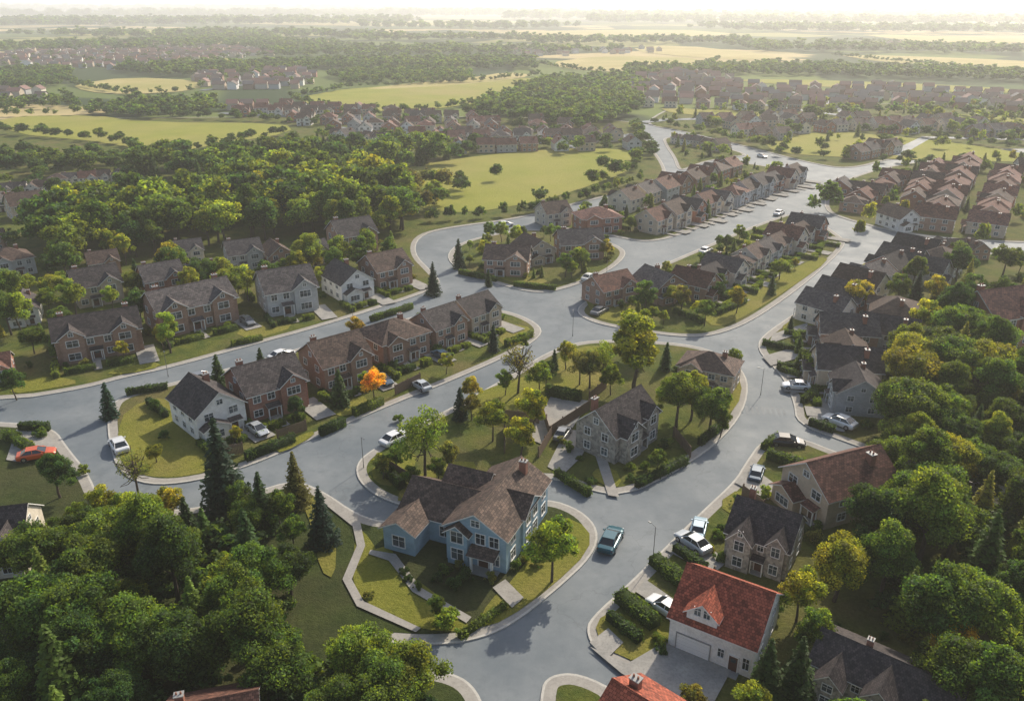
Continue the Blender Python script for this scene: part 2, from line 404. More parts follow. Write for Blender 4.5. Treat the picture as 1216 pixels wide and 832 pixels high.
def hip(wall,roof,x0,x1,y0,y1,h,ax,p,o=.4,wm='brick',t=.16,z0=0):
    T=math.tan(math.radians(p))
    for q in ([(x0,y0),(x1,y0)],[(x1,y0),(x1,y1)],[(x1,y1),(x0,y1)],[(x0,y1),(x0,y0)]):
        (a,b),(c,d)=q; wall.face([(a,b,z0),(c,d,z0),(c,d,h),(a,b,h)],wm)
    a,b,c,d=x0-o,x1+o,y0-o,y1+o; s=(d-c)/2; yc=(c+d)/2; rz=h+s*T
    e=[(a,c,h+t),(b,c,h+t),(b,d,h+t),(a,d,h+t)]; r0=(a+s,yc,rz+t); r1=(b-s,yc,rz+t)
    roof.face([e[0],e[1],r1,r0],'roof_tiles'); roof.face([e[2],e[3],r0,r1],'roof_tiles'); roof.face([e[1],e[2],r1],'roof_tiles'); roof.face([e[3],e[0],r0],'roof_tiles')
    for i in range(4):
        p0=e[i];p1=e[(i+1)%4]; roof.face([(p0[0],p0[1],h),(p1[0],p1[1],h),p1,p0],roof.trim)
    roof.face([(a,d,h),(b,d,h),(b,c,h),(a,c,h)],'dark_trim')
WINC={}
def winparts(w,h,tr='white_trim'):
    k=(round(w,2),round(h,2),tr)
    if k in WINC: return WINC[k]
    g=MB(); g.box(-w/2,w/2,-.02,.03,-h/2,h/2,'window_glass')
    f=MB(); b=.09; y0,y1=-.07,.02
    f.box(-w/2-b,-w/2,y0,y1,-h/2-b,h/2+b,tr); f.box(w/2,w/2+b,y0,y1,-h/2-b,h/2+b,tr)
    f.box(-w/2,w/2,y0,y1,h/2,h/2+b,tr); f.box(-w/2,w/2,y0-.05,y1,-h/2-b,-h/2,tr)
    n=2 if w<1.7 else 3
    for i in range(1,n):
        x=-w/2+w*i/n; f.box(x-.025,x+.025,-.05,y1,-h/2,h/2,tr)
    f.box(-w/2,w/2,-.045,y1-.001,h*.12-.02,h*.12+.02,tr)
    WINC[k]=(g,g.mesh('window'),f,f.mesh('frame')); return WINC[k]
ROT={'f':0,'r':math.pi/2,'b':math.pi,'l':-math.pi/2}
class Tpl: pass
def tpl(desc,vols,wins,door=None,garage=None,chim=(),wm='brick',trim='white_trim',porch=True,extra=None):
    t=Tpl(); t.desc=desc
    wall=MB(); roof=MB(); roof.trim=trim
    for v in vols:
        kw=dict(wm=v[8] if len(v)>8 else wm)
        (hip if v[7:8]==('hip',) else gable)(wall,roof,*v[:7],**kw)
    xs=[v[0] for v in vols]+[v[1] for v in vols]; ys=[v[2] for v in vols]+[v[3] for v in vols]
    t.w=max(xs)-min(xs); t.d=max(ys)-min(ys); t.x0,t.x1,t.y0,t.y1=min(xs),max(xs),min(ys),max(ys)
    P=[('wall',wall,wall.mesh('wall'),(0,0,0),0,None),('roof',roof,roof.mesh('roof'),(0,0,0),0,None)]
    for (x,y,z,s) in chim:
        c=MB(); c.box(x-.4*s,x+.4*s,y-.32*s,y+.32*s,z-2.2,z,'chimney_brick'); c.box(x-.46*s,x+.46*s,y-.38*s,y+.38*s,z,z+.12,'grey_trim')
        c.cyl((x-.2*s,y,z+.12),(x-.2*s,y,z+.45),.10,.08,8,'chimney_brick'); c.cyl((x+.2*s,y,z+.12),(x+.2*s,y,z+.45),.10,.08,8,'chimney_brick')
        P.append(('chimney',c,c.mesh('chimney'),(0,0,0),0,1))
    for (x,y,z,w,h,f) in wins:
        g,gm,fr,fm=winparts(w,h,'white_trim')
        P.append(('window',g,gm,(x,y,z),ROT[f],None)); P.append(('frame',fr,fm,(0,0,0),0,len(P)-1))
    if door:
        x,y,f=door; d=MB(); d.box(-.5,.5,-.06,.02,0,2.1,'door_paint'); d.box(-.3,.3,-.075,-.06,1.3,1.8,'window_glass')
        d.box(-.62,-.5,-.1,.02,0,2.22,'white_trim'); d.box(.5,.62,-.1,.02,0,2.22,'white_trim'); d.box(-.5,.5,-.1,.02,2.1,2.22,'white_trim')
        P.append(('door',d,d.mesh('door'),(x,y,0),ROT[f],None))
        c=MB(); c.box(-.8,.8,-.9,.0,-.15,.14,'grey_trim'); P.append(('doorstep',c,c.mesh('doorstep'),(x,y,0),ROT[f],None))
        if porch:
            c=MB(); c.face([(-.95,-.95,2.35),(.95,-.95,2.35),(.95,0,2.85),(-.95,0,2.85)],'roof_tiles'); c.face([(-.95,-.95,2.25),(-.95,0,2.75),(.95,0,2.75),(.95,-.95,2.25)],'white_trim')
            c.face([(-.95,-.95,2.25),(.95,-.95,2.25),(.95,-.95,2.35),(-.95,-.95,2.35)],'white_trim')
            for sx in (-.95,.95): c.face([(sx,-.95,2.25),(sx,0,2.75),(sx,0,2.85),(sx,-.95,2.35)],'white_trim')
            for sx in (-.82,.82): c.box(sx-.06,sx+.06,-.88,-.76,.0,2.3,'white_trim')
            P.append(('porch',c,c.mesh('porch'),(x,y,0),ROT[f],None))
    if garage:
        for (x,y,w,f) in garage:
            d=MB(); n=5
            for i in range(n): d.box(-w/2,w/2,-.05-.002*(i%2),.02,2.3*i/n+.02,2.3*(i+1)/n-.02,'garage_paint')
            d.box(-w/2,w/2,-.02,.015,0,2.3,'dark_trim')
            d.box(-w/2-.1,-w/2,-.12,.02,0,2.4,'grey_trim'); d.box(w/2,w/2+.1,-.12,.02,0,2.4,'grey_trim'); d.box(-w/2,w/2,-.12,.02,2.3,2.4,'grey_trim')
            P.append(('garage_door',d,d.mesh('garage_door'),(x,y,0),ROT[f],None))
    if extra:
        for (nm,mb,par) in extra: P.append((nm,mb,mb.mesh(nm),(0,0,0),0,par))
    t.parts=P
    J=MB()
    for (nm,mb,me,loc,rz,par) in P:
        mt=Matrix.Translation(loc)@Matrix.Rotation(rz,4,'Z')
        if par is not None and nm=='frame':
            pl=P[par]; mt=Matrix.Translation(pl[3])@Matrix.Rotation(pl[4],4,'Z')
        J.merge(mb,mt)
    t.joined=J; t.jmesh=J.mesh('house'); return t
def row_w(y,zs,xs,w,h,f): return [(x,y,z,w,h,f) for z in zs for x in xs]
def side_w(x,zs,ys,w,h,f): return [(x,y,z,w,h,f) for z in zs for y in ys]
T={}
for wm in ('brick','render','siding','stone'):
    T['row_'+wm]=tpl('long two-storey',[(-6,6,-4,4,5.3,'x',37),(-5.3,-2.0,-4.45,-.4,5.75,'y',43),(2.0,5.3,-4.45,-.4,5.75,'y',43)],
      row_w(-4.45,(1.5,4.3),(-3.65,3.65),1.6,1.35,'f')+row_w(-4,(4.1,),(-1.2,1.2),.9,1.2,'f')+[(1.3,-4,1.5,.8,1.2,'f')]
      +[(-3.65,-4.45,6.3,.6,.7,'f'),(3.65,-4.45,6.3,.6,.7,'f')]+side_w(6,(1.5,4.1),(-2,1.6),1,1.2,'r')+side_w(-6,(1.5,4.1),(-2,1.6),1,1.2,'l')+row_w(4,(1.5,4.1),(-4,-1.3,1.3,4),1.1,1.2,'b'),
      door=(-.6,-4,'f'),chim=((-4.6,.6,9.0,1),(4.6,.6,9.0,1)),wm=wm)
    T['semi_'+wm]=tpl('two-storey',[(-4,4,-4,4,5.2,'x',40),(.2,3.6,-4.5,-.5,5.55,'y',45)],
      row_w(-4.5,(1.5,4.2),(1.9,),1.7,1.35,'f')+[(1.9,-4.5,6.1,.5,.6,'f')]+row_w(-4,(4.1,),(-2.9,-1.0),.9,1.2,'f')+[(-2.9,-4,1.5,1.1,1.2,'f')]
      +side_w(4,(1.5,4.1),(-1.8,1.8),1,1.2,'r')+side_w(-4,(1.5,4.1),(-1.8,1.8),1,1.2,'l')+row_w(4,(1.5,4.1),(-2.4,0,2.4),1.1,1.2,'b')+[(4,0,6.3,.7,.8,'r'),(-4,0,6.3,.7,.8,'l')],
      door=(-1.0,-4,'f'),chim=((-2.8,1.0,9.0,1),),wm=wm)
    T['side_'+wm]=tpl('narrow gable-fronted',[(-3.4,3.4,-4.6,4.6,4.9,'y',44),(-3.0,.2,-6.0,-4,2.7,'y',35)],
      [(-1.4,-6.0,1.4,1.8,1.3,'f')]+row_w(-4.6,(4.2,),(-1.7,1.7),1.2,1.3,'f')+[(0,-4.6,6.4,.8,.9,'f')]
      +side_w(3.4,(1.5,3.9),(-2.6,0,2.6),1,1.15,'r')+side_w(-3.4,(1.5,3.9),(-2.6,0,2.6),1,1.15,'l')+row_w(4.6,(1.5,4.1),(-1.6,1.6),1.2,1.2,'b'),
      door=(1.6,-4.6,'f'),chim=((1.3,2.4,8.4,1),),wm=wm)
    T['hip_'+wm]=tpl('hip-roofed two-storey',[(-4.6,4.6,-4.2,4.2,5.2,'x',33,'hip'),(-3.8,-.6,-4.8,-1,5.4,'y',40)],
      row_w(-4.8,(1.5,4.2),(-2.2,),1.7,1.35,'f')+row_w(-4.2,(1.5,4.1),(1.2,3.2),1,1.2,'f')[1:]+side_w(4.6,(1.5,4.1),(-2,2),1,1.2,'r')+side_w(-4.6,(1.5,4.1),(-2,2),1,1.2,'l')+row_w(4.2,(1.5,4.1),(-2.4,0,2.4),1.1,1.2,'b'),
      door=(1.0,-4.2,'f'),chim=((2.2,.8,8.4,1),),wm=wm)
T['redh']=tpl('one-and-a-half-storey',[(-5,5,-4.2,4.2,4.3,'x',41),(-3.2,.4,-4.0,-.5,5.7,'y',38)],
   row_w(-4.0,(5.95,),(-1.95,-.85),.75,1.0,'f')+[(4.2,-4.2,1.7,.7,1.5,'f'),(1.3,-4.2,1.9,.7,1.1,'f')]
   +side_w(5,(1.6,4.2),(-1.8,1.8),1,1.2,'r')+side_w(-5,(1.6,4.2),(-1.8,1.8),1,1.2,'l')+[(5,0,6.2,.8,.9,'r'),(-5,0,6.2,.8,.9,'l')]+row_w(4.2,(1.5,),(-2.4,0,2.4),1.1,1.2,'b'),
   door=(2.8,-4.2,'f'),garage=[(-2.0,-4.2,4.0,'f')],porch=False,wm='render')
# large blue-grey house
ex=MB(); 
for x in (2.9,5.0): ex.box(x-.11,x+.11,-6.1,-5.88,0,2.5,'white_trim')
ex.box(2.6,5.3,-6.25,-4.92,2.5,2.7,'white_trim'); ex.face([(2.5,-6.35,2.7),(5.4,-6.35,2.7),(5.4,-4.92,3.3),(2.5,-4.92,3.3)],'roof_tiles'); ex.box(2.5,5.4,-6.2,-4.95,-.1,.16,'grey_trim')
T['blue']=tpl('large',[(-6.5,-3.1,-6.0,-.6,3.4,'y',36),(-6.2,1,-3.0,3.4,3.6,'x',40),(-.2,6.0,-4.9,6.2,5.2,'y',39),(.2,2.3,-5.5,-3,4.9,'y',44),(2.5,6.25,-1.2,2.8,5.4,'x',40),(-3.4,1.0,.2,5.6,4.6,'x',42)],
   [(-4.8,-6.0,1.7,1.3,1.6,'f'),(-1.4,-3.0,1.9,.9,1.5,'f')]+row_w(-5.5,(1.7,4.2),(1.25,),1.2,1.6,'f')+[(3.4,-4.9,4.2,.9,1.5,'f'),(4.8,-4.9,4.2,.9,1.5,'f'),(4.9,-4.9,1.6,.8,1.5,'f'),(2.9,-4.9,6.3,.8,.9,'f')]
   +side_w(6.25,(1.7,4.2),(0,1.8),1.1,1.5,'r')+side_w(6.0,(1.7,4.2),(-3.3,4.8),1.1,1.5,'r')+side_w(-6.5,(1.7,),(-4.6,-2.4),1,1.4,'l')+[(6.25,.8,6.3,.7,.8,'r')]+row_w(6.2,(1.7,4.2),(1,4.3),1.2,1.4,'b'),
   door=(3.7,-4.9,'f'),porch=False,chim=((3.9,4.6,8.7,.9),),wm='siding',extra=[('veranda',ex,None)])
T['stonebig']=tpl('steep-roofed',[(-4.4,4.4,-3.4,3.4,5.1,'x',46),(-3.6,-.4,-4.6,-1,5.2,'y',50),(1.6,4.0,-3.9,-1,5.7,'y',50)],
   row_w(-4.6,(1.6,4.3),(-2,),1.3,1.5,'f')+[(-2,-4.6,6.4,.6,.9,'f')]+row_w(-3.9,(1.6,4.6),(2.8,),1.1,1.5,'f')+[(.6,-3.4,4.1,.8,1.1,'f')]+side_w(4.4,(1.6,4.2),(-1.6,1.4),1,1.3,'r')+side_w(-4.4,(1.6,4.2),(-1.6,1.4),1,1.3,'l')+[(-4.4,0,6.6,.8,1,'l'),(4.4,0,6.6,.8,1,'r')],
   door=(.6,-3.4,'f'),chim=((-3.0,1.6,9.4,1.0),),wm='stone')
T['wide']=tpl('sprawling multi-gabled',[(-9,9,-3.6,3.6,4.6,'x',36),(-7.5,-4,-5.6,-.5,4.4,'y',44),(-1.5,2.2,-5.2,-.5,4.9,'y',44),(5,8.4,-6.4,-.5,4.2,'y',44)],
   row_w(-5.6,(1.5,3.7),(-5.75,),1.3,1.2,'f')+row_w(-5.2,(1.5,4.0),(.35,),1.4,1.3,'f')+row_w(-6.4,(1.5,3.6),(6.7,),1.3,1.2,'f')+row_w(-3.6,(3.4,),(-2.8,3.6),1,1.1,'f')+side_w(-9,(1.5,3.6),(-1.6,1.6),1,1.1,'l')+side_w(9,(1.5,3.6),(-1.6,1.6),1,1.1,'r'),
   door=(3.6,-3.6,'f'),chim=((-3,.8,8.0,1),),wm='stone')
# ------------------------------------------------------------------ placing houses
FOOT=[]
NHOUSE=[0]
def clash(x,y,r):
    for (a,b,q) in FOOT:
        if (a-x)**2+(b-y)**2<(q+r)**2: return True
    return False
CW={'brown':(.35,.225,.165),'red':(.38,.19,.135),'cream':(.66,.60,.50),'white':(.78,.77,.74),'grey':(.46,.47,.47),'blue-grey':(.31,.44,.53),'stone':(.42,.38,.33),'tan':(.52,.43,.33),'darkstone':(.33,.31,.285)}
CR={'charcoal':(.070,.062,.066),'warm brown':(.118,.088,.076),'brown':(.115,.083,.072),'red':(.33,.098,.064),'dusty red':(.19,.100,.084),'slate grey':(.10,.092,.097),'reddish brown':(.165,.085,.067)}
KW={'brick':'brick','render':'rendered','siding':'clapboard','stone':'stone'}
DRV=[]; HSEG=[]
ZS=.76
def inst(key,x,y,yaw,s=1,wc='brown',rc='charcoal',detail=True,drive=0,label=None,sx=1,zs=None):
    t=T[key]; NHOUSE[0]+=1
    j=R0.uniform(.85,1.15); wcol=tuple(min(.8,c*j) for c in CW[wc]); j=R0.uniform(.8,1.25); rcol=[c*j for c in CR[rc]]
    if label: rcol=list(CR[rc]); wcol=CW[wc]
    mt=key.split('_')[1] if '_' in key else {'blue':'siding','stonebig':'stone','wide':'stone','redh':'render'}[key]
    wn={'darkstone':'dark','stone':'beige'}.get(wc,wc)
    lab=label or f"{t.desc} {wn} {KW[mt]} house with {rc} tiled roof"
    zs=zs or ZS*R0.uniform(.96,1.05)
    r=(t.w*sx+t.d)/4*s; FOOT.append((x,y,r*1.05))
    if detail:
        root=addobj('house',None,None,(x,y,.13),yaw,(s*sx,s,s*zs)); root.empty_display_size=1
        obs=[]
        for (nm,mb,me,loc,rz,par) in t.parts:
            o=bpy.data.objects.new(nm,me); COL.objects.link(o); o.parent=obs[par] if par is not None else root
            o.location=loc; o.rotation_euler=(0,0,rz); o.color=(*wcol,1); o['roof_tint']=rcol; obs.append(o)
    else:
        root=addobj('house',t.jmesh,None,(x,y,.05),yaw,(s*sx,s,s*zs)); root.color=(*wcol,1)
    root['roof_tint']=rcol; root['label']=lab; root['category']='house'; 
    if drive:
        c,sn=math.cos(yaw),math.sin(yaw)
        def L(a,b): return (x+a*c-b*sn,y+a*sn+b*c)
        f=t.y0*s; _z[0]+=.0012
        gx=(t.x1+.2)*s
        sheet('driveway',[L(gx-1.4,f-drive),L(gx+1.2,f-drive),L(gx+1.2,f+2),L(gx-1.4,f+2)],_z[0],'driveway')
        sheet('path',[L(-.9*s-.5,f-drive+1),L(-.9*s+.5,f-drive+1),L(-.9*s+.5,f+1),L(-.9*s-.5,f+1)],_z[0]+.0006,'pavement')
        DRV.append((L(gx,f-drive*.45),yaw+math.pi/2,math.hypot(x,y)))
        if math.hypot(x,y)<190:
            q=L(t.x0*s-.5,f-drive*.35); HSEG.append((q[0],q[1],yaw+math.pi/2,(drive*.8+1.5)/5))
            q=L(t.x0*s*.55,f-drive+1.6); HSEG.append((q[0],q[1],yaw,(t.w*s*.36)/5))
            q=L((t.x1*s-1.6)*.5,f-drive+1.7); HSEG.append((q[0],q[1],yaw,max(.3,(t.x1*s-2.2)/5)))
            q=L(t.x0*s-.4,-f+3); HSEG.append((q[0],q[1],yaw+math.pi/2,1.1))
    return root
def bf(key,p1,p2,wc,rc,drive=0,detail=True,label=None,fs=None,sh=.86,zs=None):
    a=Vector(G(*p1)); b=Vector(G(*p2)); d=b-a; yaw=math.atan2(d.y,d.x); t=T[key]
    if fs: s=fs; sx=max(.8,min(1.25,d.length/t.w/s))
    else: s=max(.58,min(1.1,d.length/t.w*sh)); sx=1
    n=Vector((-d.y,d.x)).normalized()
    m=(a+b)/2 - n*t.y0*s
    return inst(key,m.x,m.y,yaw,s,wc,rc,detail,drive,label,sx=sx,zs=zs)
bf('blue',(458,652),(600,692),'blue-grey','warm brown',fs=.92,zs=.77,label='large blue-grey clapboard house with long brown roof planes and brick chimney')
bf('stonebig',(738,556),(787,523),'darkstone','charcoal',fs=.79,zs=.84,label='grey stone house with steep dark roof and gabled dormers')
bf('redh',(796,768),(888,806),'white','red',fs=.82,zs=.84,label='cream house with weathered red tiled roof and white garage door')
bf('stonebig',(856,672),(925,697),'darkstone','charcoal',fs=.78,zs=.78,label='dark stone house with steep charcoal roof beside hedges')
bf('side_render',(912,592),(965,634),'tan','reddish brown',fs=.95,zs=.72,label='tan house with large reddish brown roof beside the woods')
bf('wide',(955,838),(1105,912),'darkstone','charcoal',fs=.66,label='sprawling dark stone house with several dark gabled roofs')
inst('semi_brick',*G(776,915),math.radians(-42),.84,'brown','red',label='brick house showing only its red tiled roof')
inst('semi_brick',*G(262,893),math.radians(15),.7,'brown','reddish brown',label='brown-roofed house almost hidden by trees')
bf('hip_stone',(800,460),(868,474),'tan','brown',fs=.62,zs=.9)
bf('semi_render',(-40,694),(34,684),'cream','charcoal',fs=.72,zs=.85,label='cream house with dark roof at the edge of the woods')
bf('row_brick',(65,437),(178,417),'brown','charcoal',drive=5,sh=.9)
bf('row_brick',(188,405),(292,380),'brown','slate grey',drive=5,sh=.88)
bf('semi_render',(316,380),(385,368),'grey','slate grey',drive=5)
bf('side_siding',(408,364),(452,354),'white','slate grey',drive=4)
bf('semi_brick',(448,348),(495,337),'brown','brown',drive=4)
bf('semi_render',(88,370),(157,357),'tan','charcoal',sh=.78); bf('semi_brick',(172,360),(230,349),'red','slate grey',sh=.8)
bf('semi_render',(270,325),(320,318),'grey','slate grey',sh=.8); bf('side_brick',(320,323),(356,317),'brown','brown',sh=.8); bf('semi_brick',(402,307),(456,298),'brown','slate grey',sh=.8)
bf('side_brick',(240,345),(275,339),'brown','brown',sh=.8); bf('semi_render',(360,320),(398,313),'tan','slate grey',sh=.8); bf('semi_brick',(105,332),(150,325),'brown','brown',sh=.8); bf('semi_render',(205,318),(250,312),'cream','slate grey',sh=.75)
bf('side_render',(8,392),(52,386),'white','charcoal'); bf('semi_brick',(-35,465),(20,456),'red','reddish brown'); bf('hip_render',(-8,336),(50,325),'grey','brown')
bf('semi_render',(15,265),(62,258),'tan','brown'); bf('semi_brick',(-25,300),(10,296),'brown','brown')
bf('side_siding',(243,531),(300,510),'white','charcoal',fs=.80,zs=.82,drive=3.5,label='white clapboard house with dark roof beside a wide lawn')
bf('semi_brick',(298,506),(372,483),'red','charcoal',drive=4,sh=.93); bf('semi_render',(385,471),(450,450),'brown','brown',drive=4,sh=.86)
bf('hip_brick',(455,441),(517,421),'brown','brown',drive=4,sh=.88); bf('semi_brick',(518,419),(560,403),'brown','charcoal',drive=3.5); bf('semi_render',(560,402),(600,387),'tan','charcoal',drive=3.5)
bf('semi_brick',(568,328),(632,331),'brown','brown',fs=.8); bf('side_render',(630,318),(662,313),'tan','brown',fs=.75); bf('semi_render',(668,312),(718,309),'brown','slate grey',fs=.85)
bf('semi_render',(648,272),(682,268),'cream','brown'); bf('hip_brick',(690,280),(742,276),'red','dusty red',fs=.8)
bf('semi_brick',(718,368),(757,358),'brown','reddish brown',fs=.72); bf('side_brick',(783,366),(820,357),'brown','slate grey',fs=.75)
ALLK=['semi_brick','semi_render','side_brick','side_render','semi_siding','hip_brick','semi_brick']
BRK=['semi_brick','side_brick','semi_brick','hip_brick']
def row(p1,p2,n,face=1,detail=False,rcs=('brown','brown','slate grey','reddish brown','charcoal','slate grey'),wcs=('brown','tan','cream','red','grey'),drive=0,s=.8,keys=None,jit=.4,gp=.96,ya=0):
    a=Vector(G(*p1)); b=Vector(G(*p2)); d=b-a; yaw=math.atan2(d.y,d.x)
    if face<0: yaw+=math.pi
    for i in range(n):
        p=a+d*((i+.5)/n); k=(keys or ALLK)[(i*3+n)%len(keys or ALLK)]; t=T[k]
        sp_=d.length/n; sc=min(s*R0.uniform(.94,1.06),sp_*gp/t.w)
        sc=max(.55,sc)
        inst(k,p.x+R0.uniform(-jit,jit),p.y+R0.uniform(-jit,jit),yaw+ya+R0.uniform(-.04,.04),sc,R0.choice(wcs),R0.choice(rcs),detail,drive)
row((812,356),(962,280),10,1,True,drive=4,s=.8)
row((765,278),(945,214),11,1,True,drive=4,s=.8)
row((735,252),(870,205),8,-1,False)
row((1088,308),(966,388),7,1,True,s=.80,gp=.84,jit=.9,ya=-.12,rcs=('brown','charcoal','slate grey','reddish brown','slate grey'),keys=['side_brick','semi_render','side_render','semi_brick','side_siding'])
row((992,402),(1014,497),4,1,True,s=.86,gp=.86,jit=.8,ya=.1,rcs=('brown','slate grey','charcoal'),keys=['side_brick','semi_brick','side_render','semi_brick'],drive=3)
row((1050,425),(1060,380),2,-1,True); row((1085,340),(1120,318),2,1,False)
row((1110,306),(1165,305),3,-1,True,rcs=('brown','charcoal'))
RR=('dusty red','reddish brown','brown','reddish brown'); WR=('red','brown','red','tan')
row((1008,253),(1065,220),7,1,False,rcs=RR,wcs=WR,keys=BRK,jit=.1); row((990,243),(1000,228),1,1)
row((1148,202),(1105,276),12,1,False,s=.84,gp=.99,rcs=RR,wcs=WR,keys=BRK,jit=.1); inst('side_render',*G(1064,270),.3,.8,'white','brown',False)
row((1196,212),(1168,283),9,1,False,s=.8,gp=.97,rcs=RR,wcs=WR,keys=BRK,jit=.1)
row((1112,206),(1082,252),7,-1,False,s=.78,gp=.97,rcs=RR,wcs=WR,jit=.1)
bf('semi_brick',(1178,418),(1232,410),'red','dusty red',fs=1.0,zs=.9,label='red brick house with dusty red roof among trees')
row((1215,205),(1250,225),3,1,False)
row((1010,190),(1060,181),4,-1,False)
row((85,238),(205,238),8,1,False,s=.9,wcs=('cream','tan','white')); row((0,234),(62,230),4,1,False,wcs=('cream','white','tan'))
row((60,222),(150,216),5,1,False,wcs=('cream','white','tan')); row((-10,250),(60,246),3,1,False); row((395,165),(470,172),6,1,False,s=.75,wcs=('cream','white','tan'))
row((390,176),(440,180),4,1,False,s=.75,wcs=('cream','white','tan'))
row((800,170),(860,180),5,-1,False,s=.7,wcs=('cream','white','tan'))
# far estates
def estate(pp,ang,sx=9.5,sy=24,p=.85,rcs=('dusty red','brown','reddish brown','brown','slate grey')):
    P=GP(pp); c,s=math.cos(ang),math.sin(ang)
    xs=[x*c+y*s for x,y in P]; ys=[-x*s+y*c for x,y in P]
    y=min(ys); k=0
    while y<max(ys):
        x=min(xs)
        while x<max(xs):
            wx,wy=x*c-y*s,x*s+y*c
            if inside(wx,wy,P) and R0.random()<p and not clash(wx,wy,2.8):
                FARH.append((wx+R0.uniform(-1,1),wy+R0.uniform(-1.2,1.2),ang+(math.pi if k%2 else 0)+R0.uniform(-.08,.08)+(math.pi/2 if R0.random()<.2 else 0),R0.choice(ALLK),R0.choice(('brown','tan','cream','white','grey','tan','red')),R0.choice(rcs)))
            x+=sx*R0.choice((1,1,1.1,1.35))
        y+=sy*(.66 if k%2==0 else 1.1); k+=1
FARH=[]
estate([(262,127),(400,130),(500,140),(620,148),(750,165),(750,182),(640,186),(540,186),(500,172),(380,152),(270,140)],.12,7.6,17,.9)
estate([(0,66),(120,52),(300,58),(330,66),(220,76),(150,84),(0,78)],.2,8.5,22,.8)
estate([(225,92),(300,86),(370,86),(380,104),(300,108),(240,106)],.1,8.2,19,.84)
estate([(745,96),(800,86),(850,90),(900,105),(1050,104),(1216,116),(1216,134),(1080,128),(900,134),(770,128),(742,112)],-.25,8.2,19,.87)
estate([(795,146),(860,142),(1000,144),(1216,152),(1250,166),(1100,164),(1000,158),(900,168),(850,158)],.3,8.2,18,.87)
estate([(0,110),(60,108),(90,118),(0,124)],.1,9,22,.7)
estate([(560,62),(760,58),(800,62),(640,68)],.1,11,28,.55)
estate([(900,50),(1216,56),(1216,62),(930,56)],.1,13,32,.5)
FARH.sort(key=lambda h:h[0]**2+h[1]**2)
FARH=[h for h in FARH if -20<PJ(h[0],h[1])[0]<1236]
nind=max(0,288-NHOUSE[0])
for h in FARH[:nind]: inst(h[3],h[0],h[1],h[2],.74,h[4],h[5],False)
vs=[];fs=[];cc=[]
for h in FARH[nind:]:
    c,s=math.cos(h[2]),math.sin(h[2]); w,d,e,r=R0.uniform(2.4,3.6),2.7,3.2,4.9
    pts=[(-w,-d,0),(w,-d,0),(w,d,0),(-w,d,0),(-w,-d,e),(w,-d,e),(w,d,e),(-w,d,e),(-w,0,r-.2),(w,0,r-.2)]
    rp=[(-w-.3,-d-.4,e-.3),(w+.3,-d-.4,e-.3),(w+.3,0,r),(-w-.3,0,r),(w+.3,d+.4,e-.3),(-w-.3,d+.4,e-.3)]
    b=len(vs)
    for x,y,z in pts+rp: vs.append((h[0]+x*c-y*s,h[1]+x*s+y*c,z))
    jj=R0.uniform(.85,1.35)
    cc+=[CW[h[4]]]*10+[tuple(q*jj for q in CR[h[5]])]*6
    for f in ((0,1,5,4),(2,3,7,6),(1,2,6,9,5),(3,0,4,8,7),(10,11,12,13),(14,15,13,12)): fs.append(tuple(k+b for k in f))
    FOOT.append((h[0],h[1],4))
m,nt,out=newmat('far_house'); at=nt.nodes.new('ShaderNodeAttribute'); at.attribute_name='tint'; bsdf(nt,out,at.outputs['Color'],.8)
if vs:
    me=bpy.data.meshes.new('distant_houses'); me.from_pydata(vs,[],fs); me.materials.append(m)
    ca=me.color_attributes.new('tint','FLOAT_COLOR','POINT'); ca.data.foreach_set('color',np.array([(a,b,c,1) for a,b,c in cc],dtype=np.float32).ravel())
    addobj('distant_houses',me,kind='stuff',label='far-off estates of small brick houses with brownish roofs',category='houses')
print('houses',NHOUSE[0],'far',len(FARH))
# ------------------------------------------------------------------ foliage data
import bmesh
def ico(sub):
    bm=bmesh.new(); bmesh.ops.create_icosphere(bm,subdivisions=sub,radius=1)
    v=np.array([p.co[:] for p in bm.verts]); f=np.array([[q.index for q in p.verts] for p in bm.faces]); bm.free(); return v,f
I1=ico(1); I2=ico(2)
def unit(a): return a/np.maximum(1e-9,np.linalg.norm(a,axis=1,keepdims=True))
def leafquads(rng,pos_,nrm,ls,tint):
    n=len(pos_); r=unit(rng.normal(size=(n,3))); t=unit(np.cross(nrm,r)); b=np.cross(nrm,t)
    s=ls*rng.uniform(.65,1.3,(n,1))
    V=np.stack([pos_-t*s*.6,pos_-b*s*.38+t*s*.05,pos_+t*s*.6,pos_+b*s*.38+t*s*.05],1).reshape(-1,3)
    Q=np.arange(n*4).reshape(-1,4); C=np.repeat(tint,4,axis=0); return V,Q,C
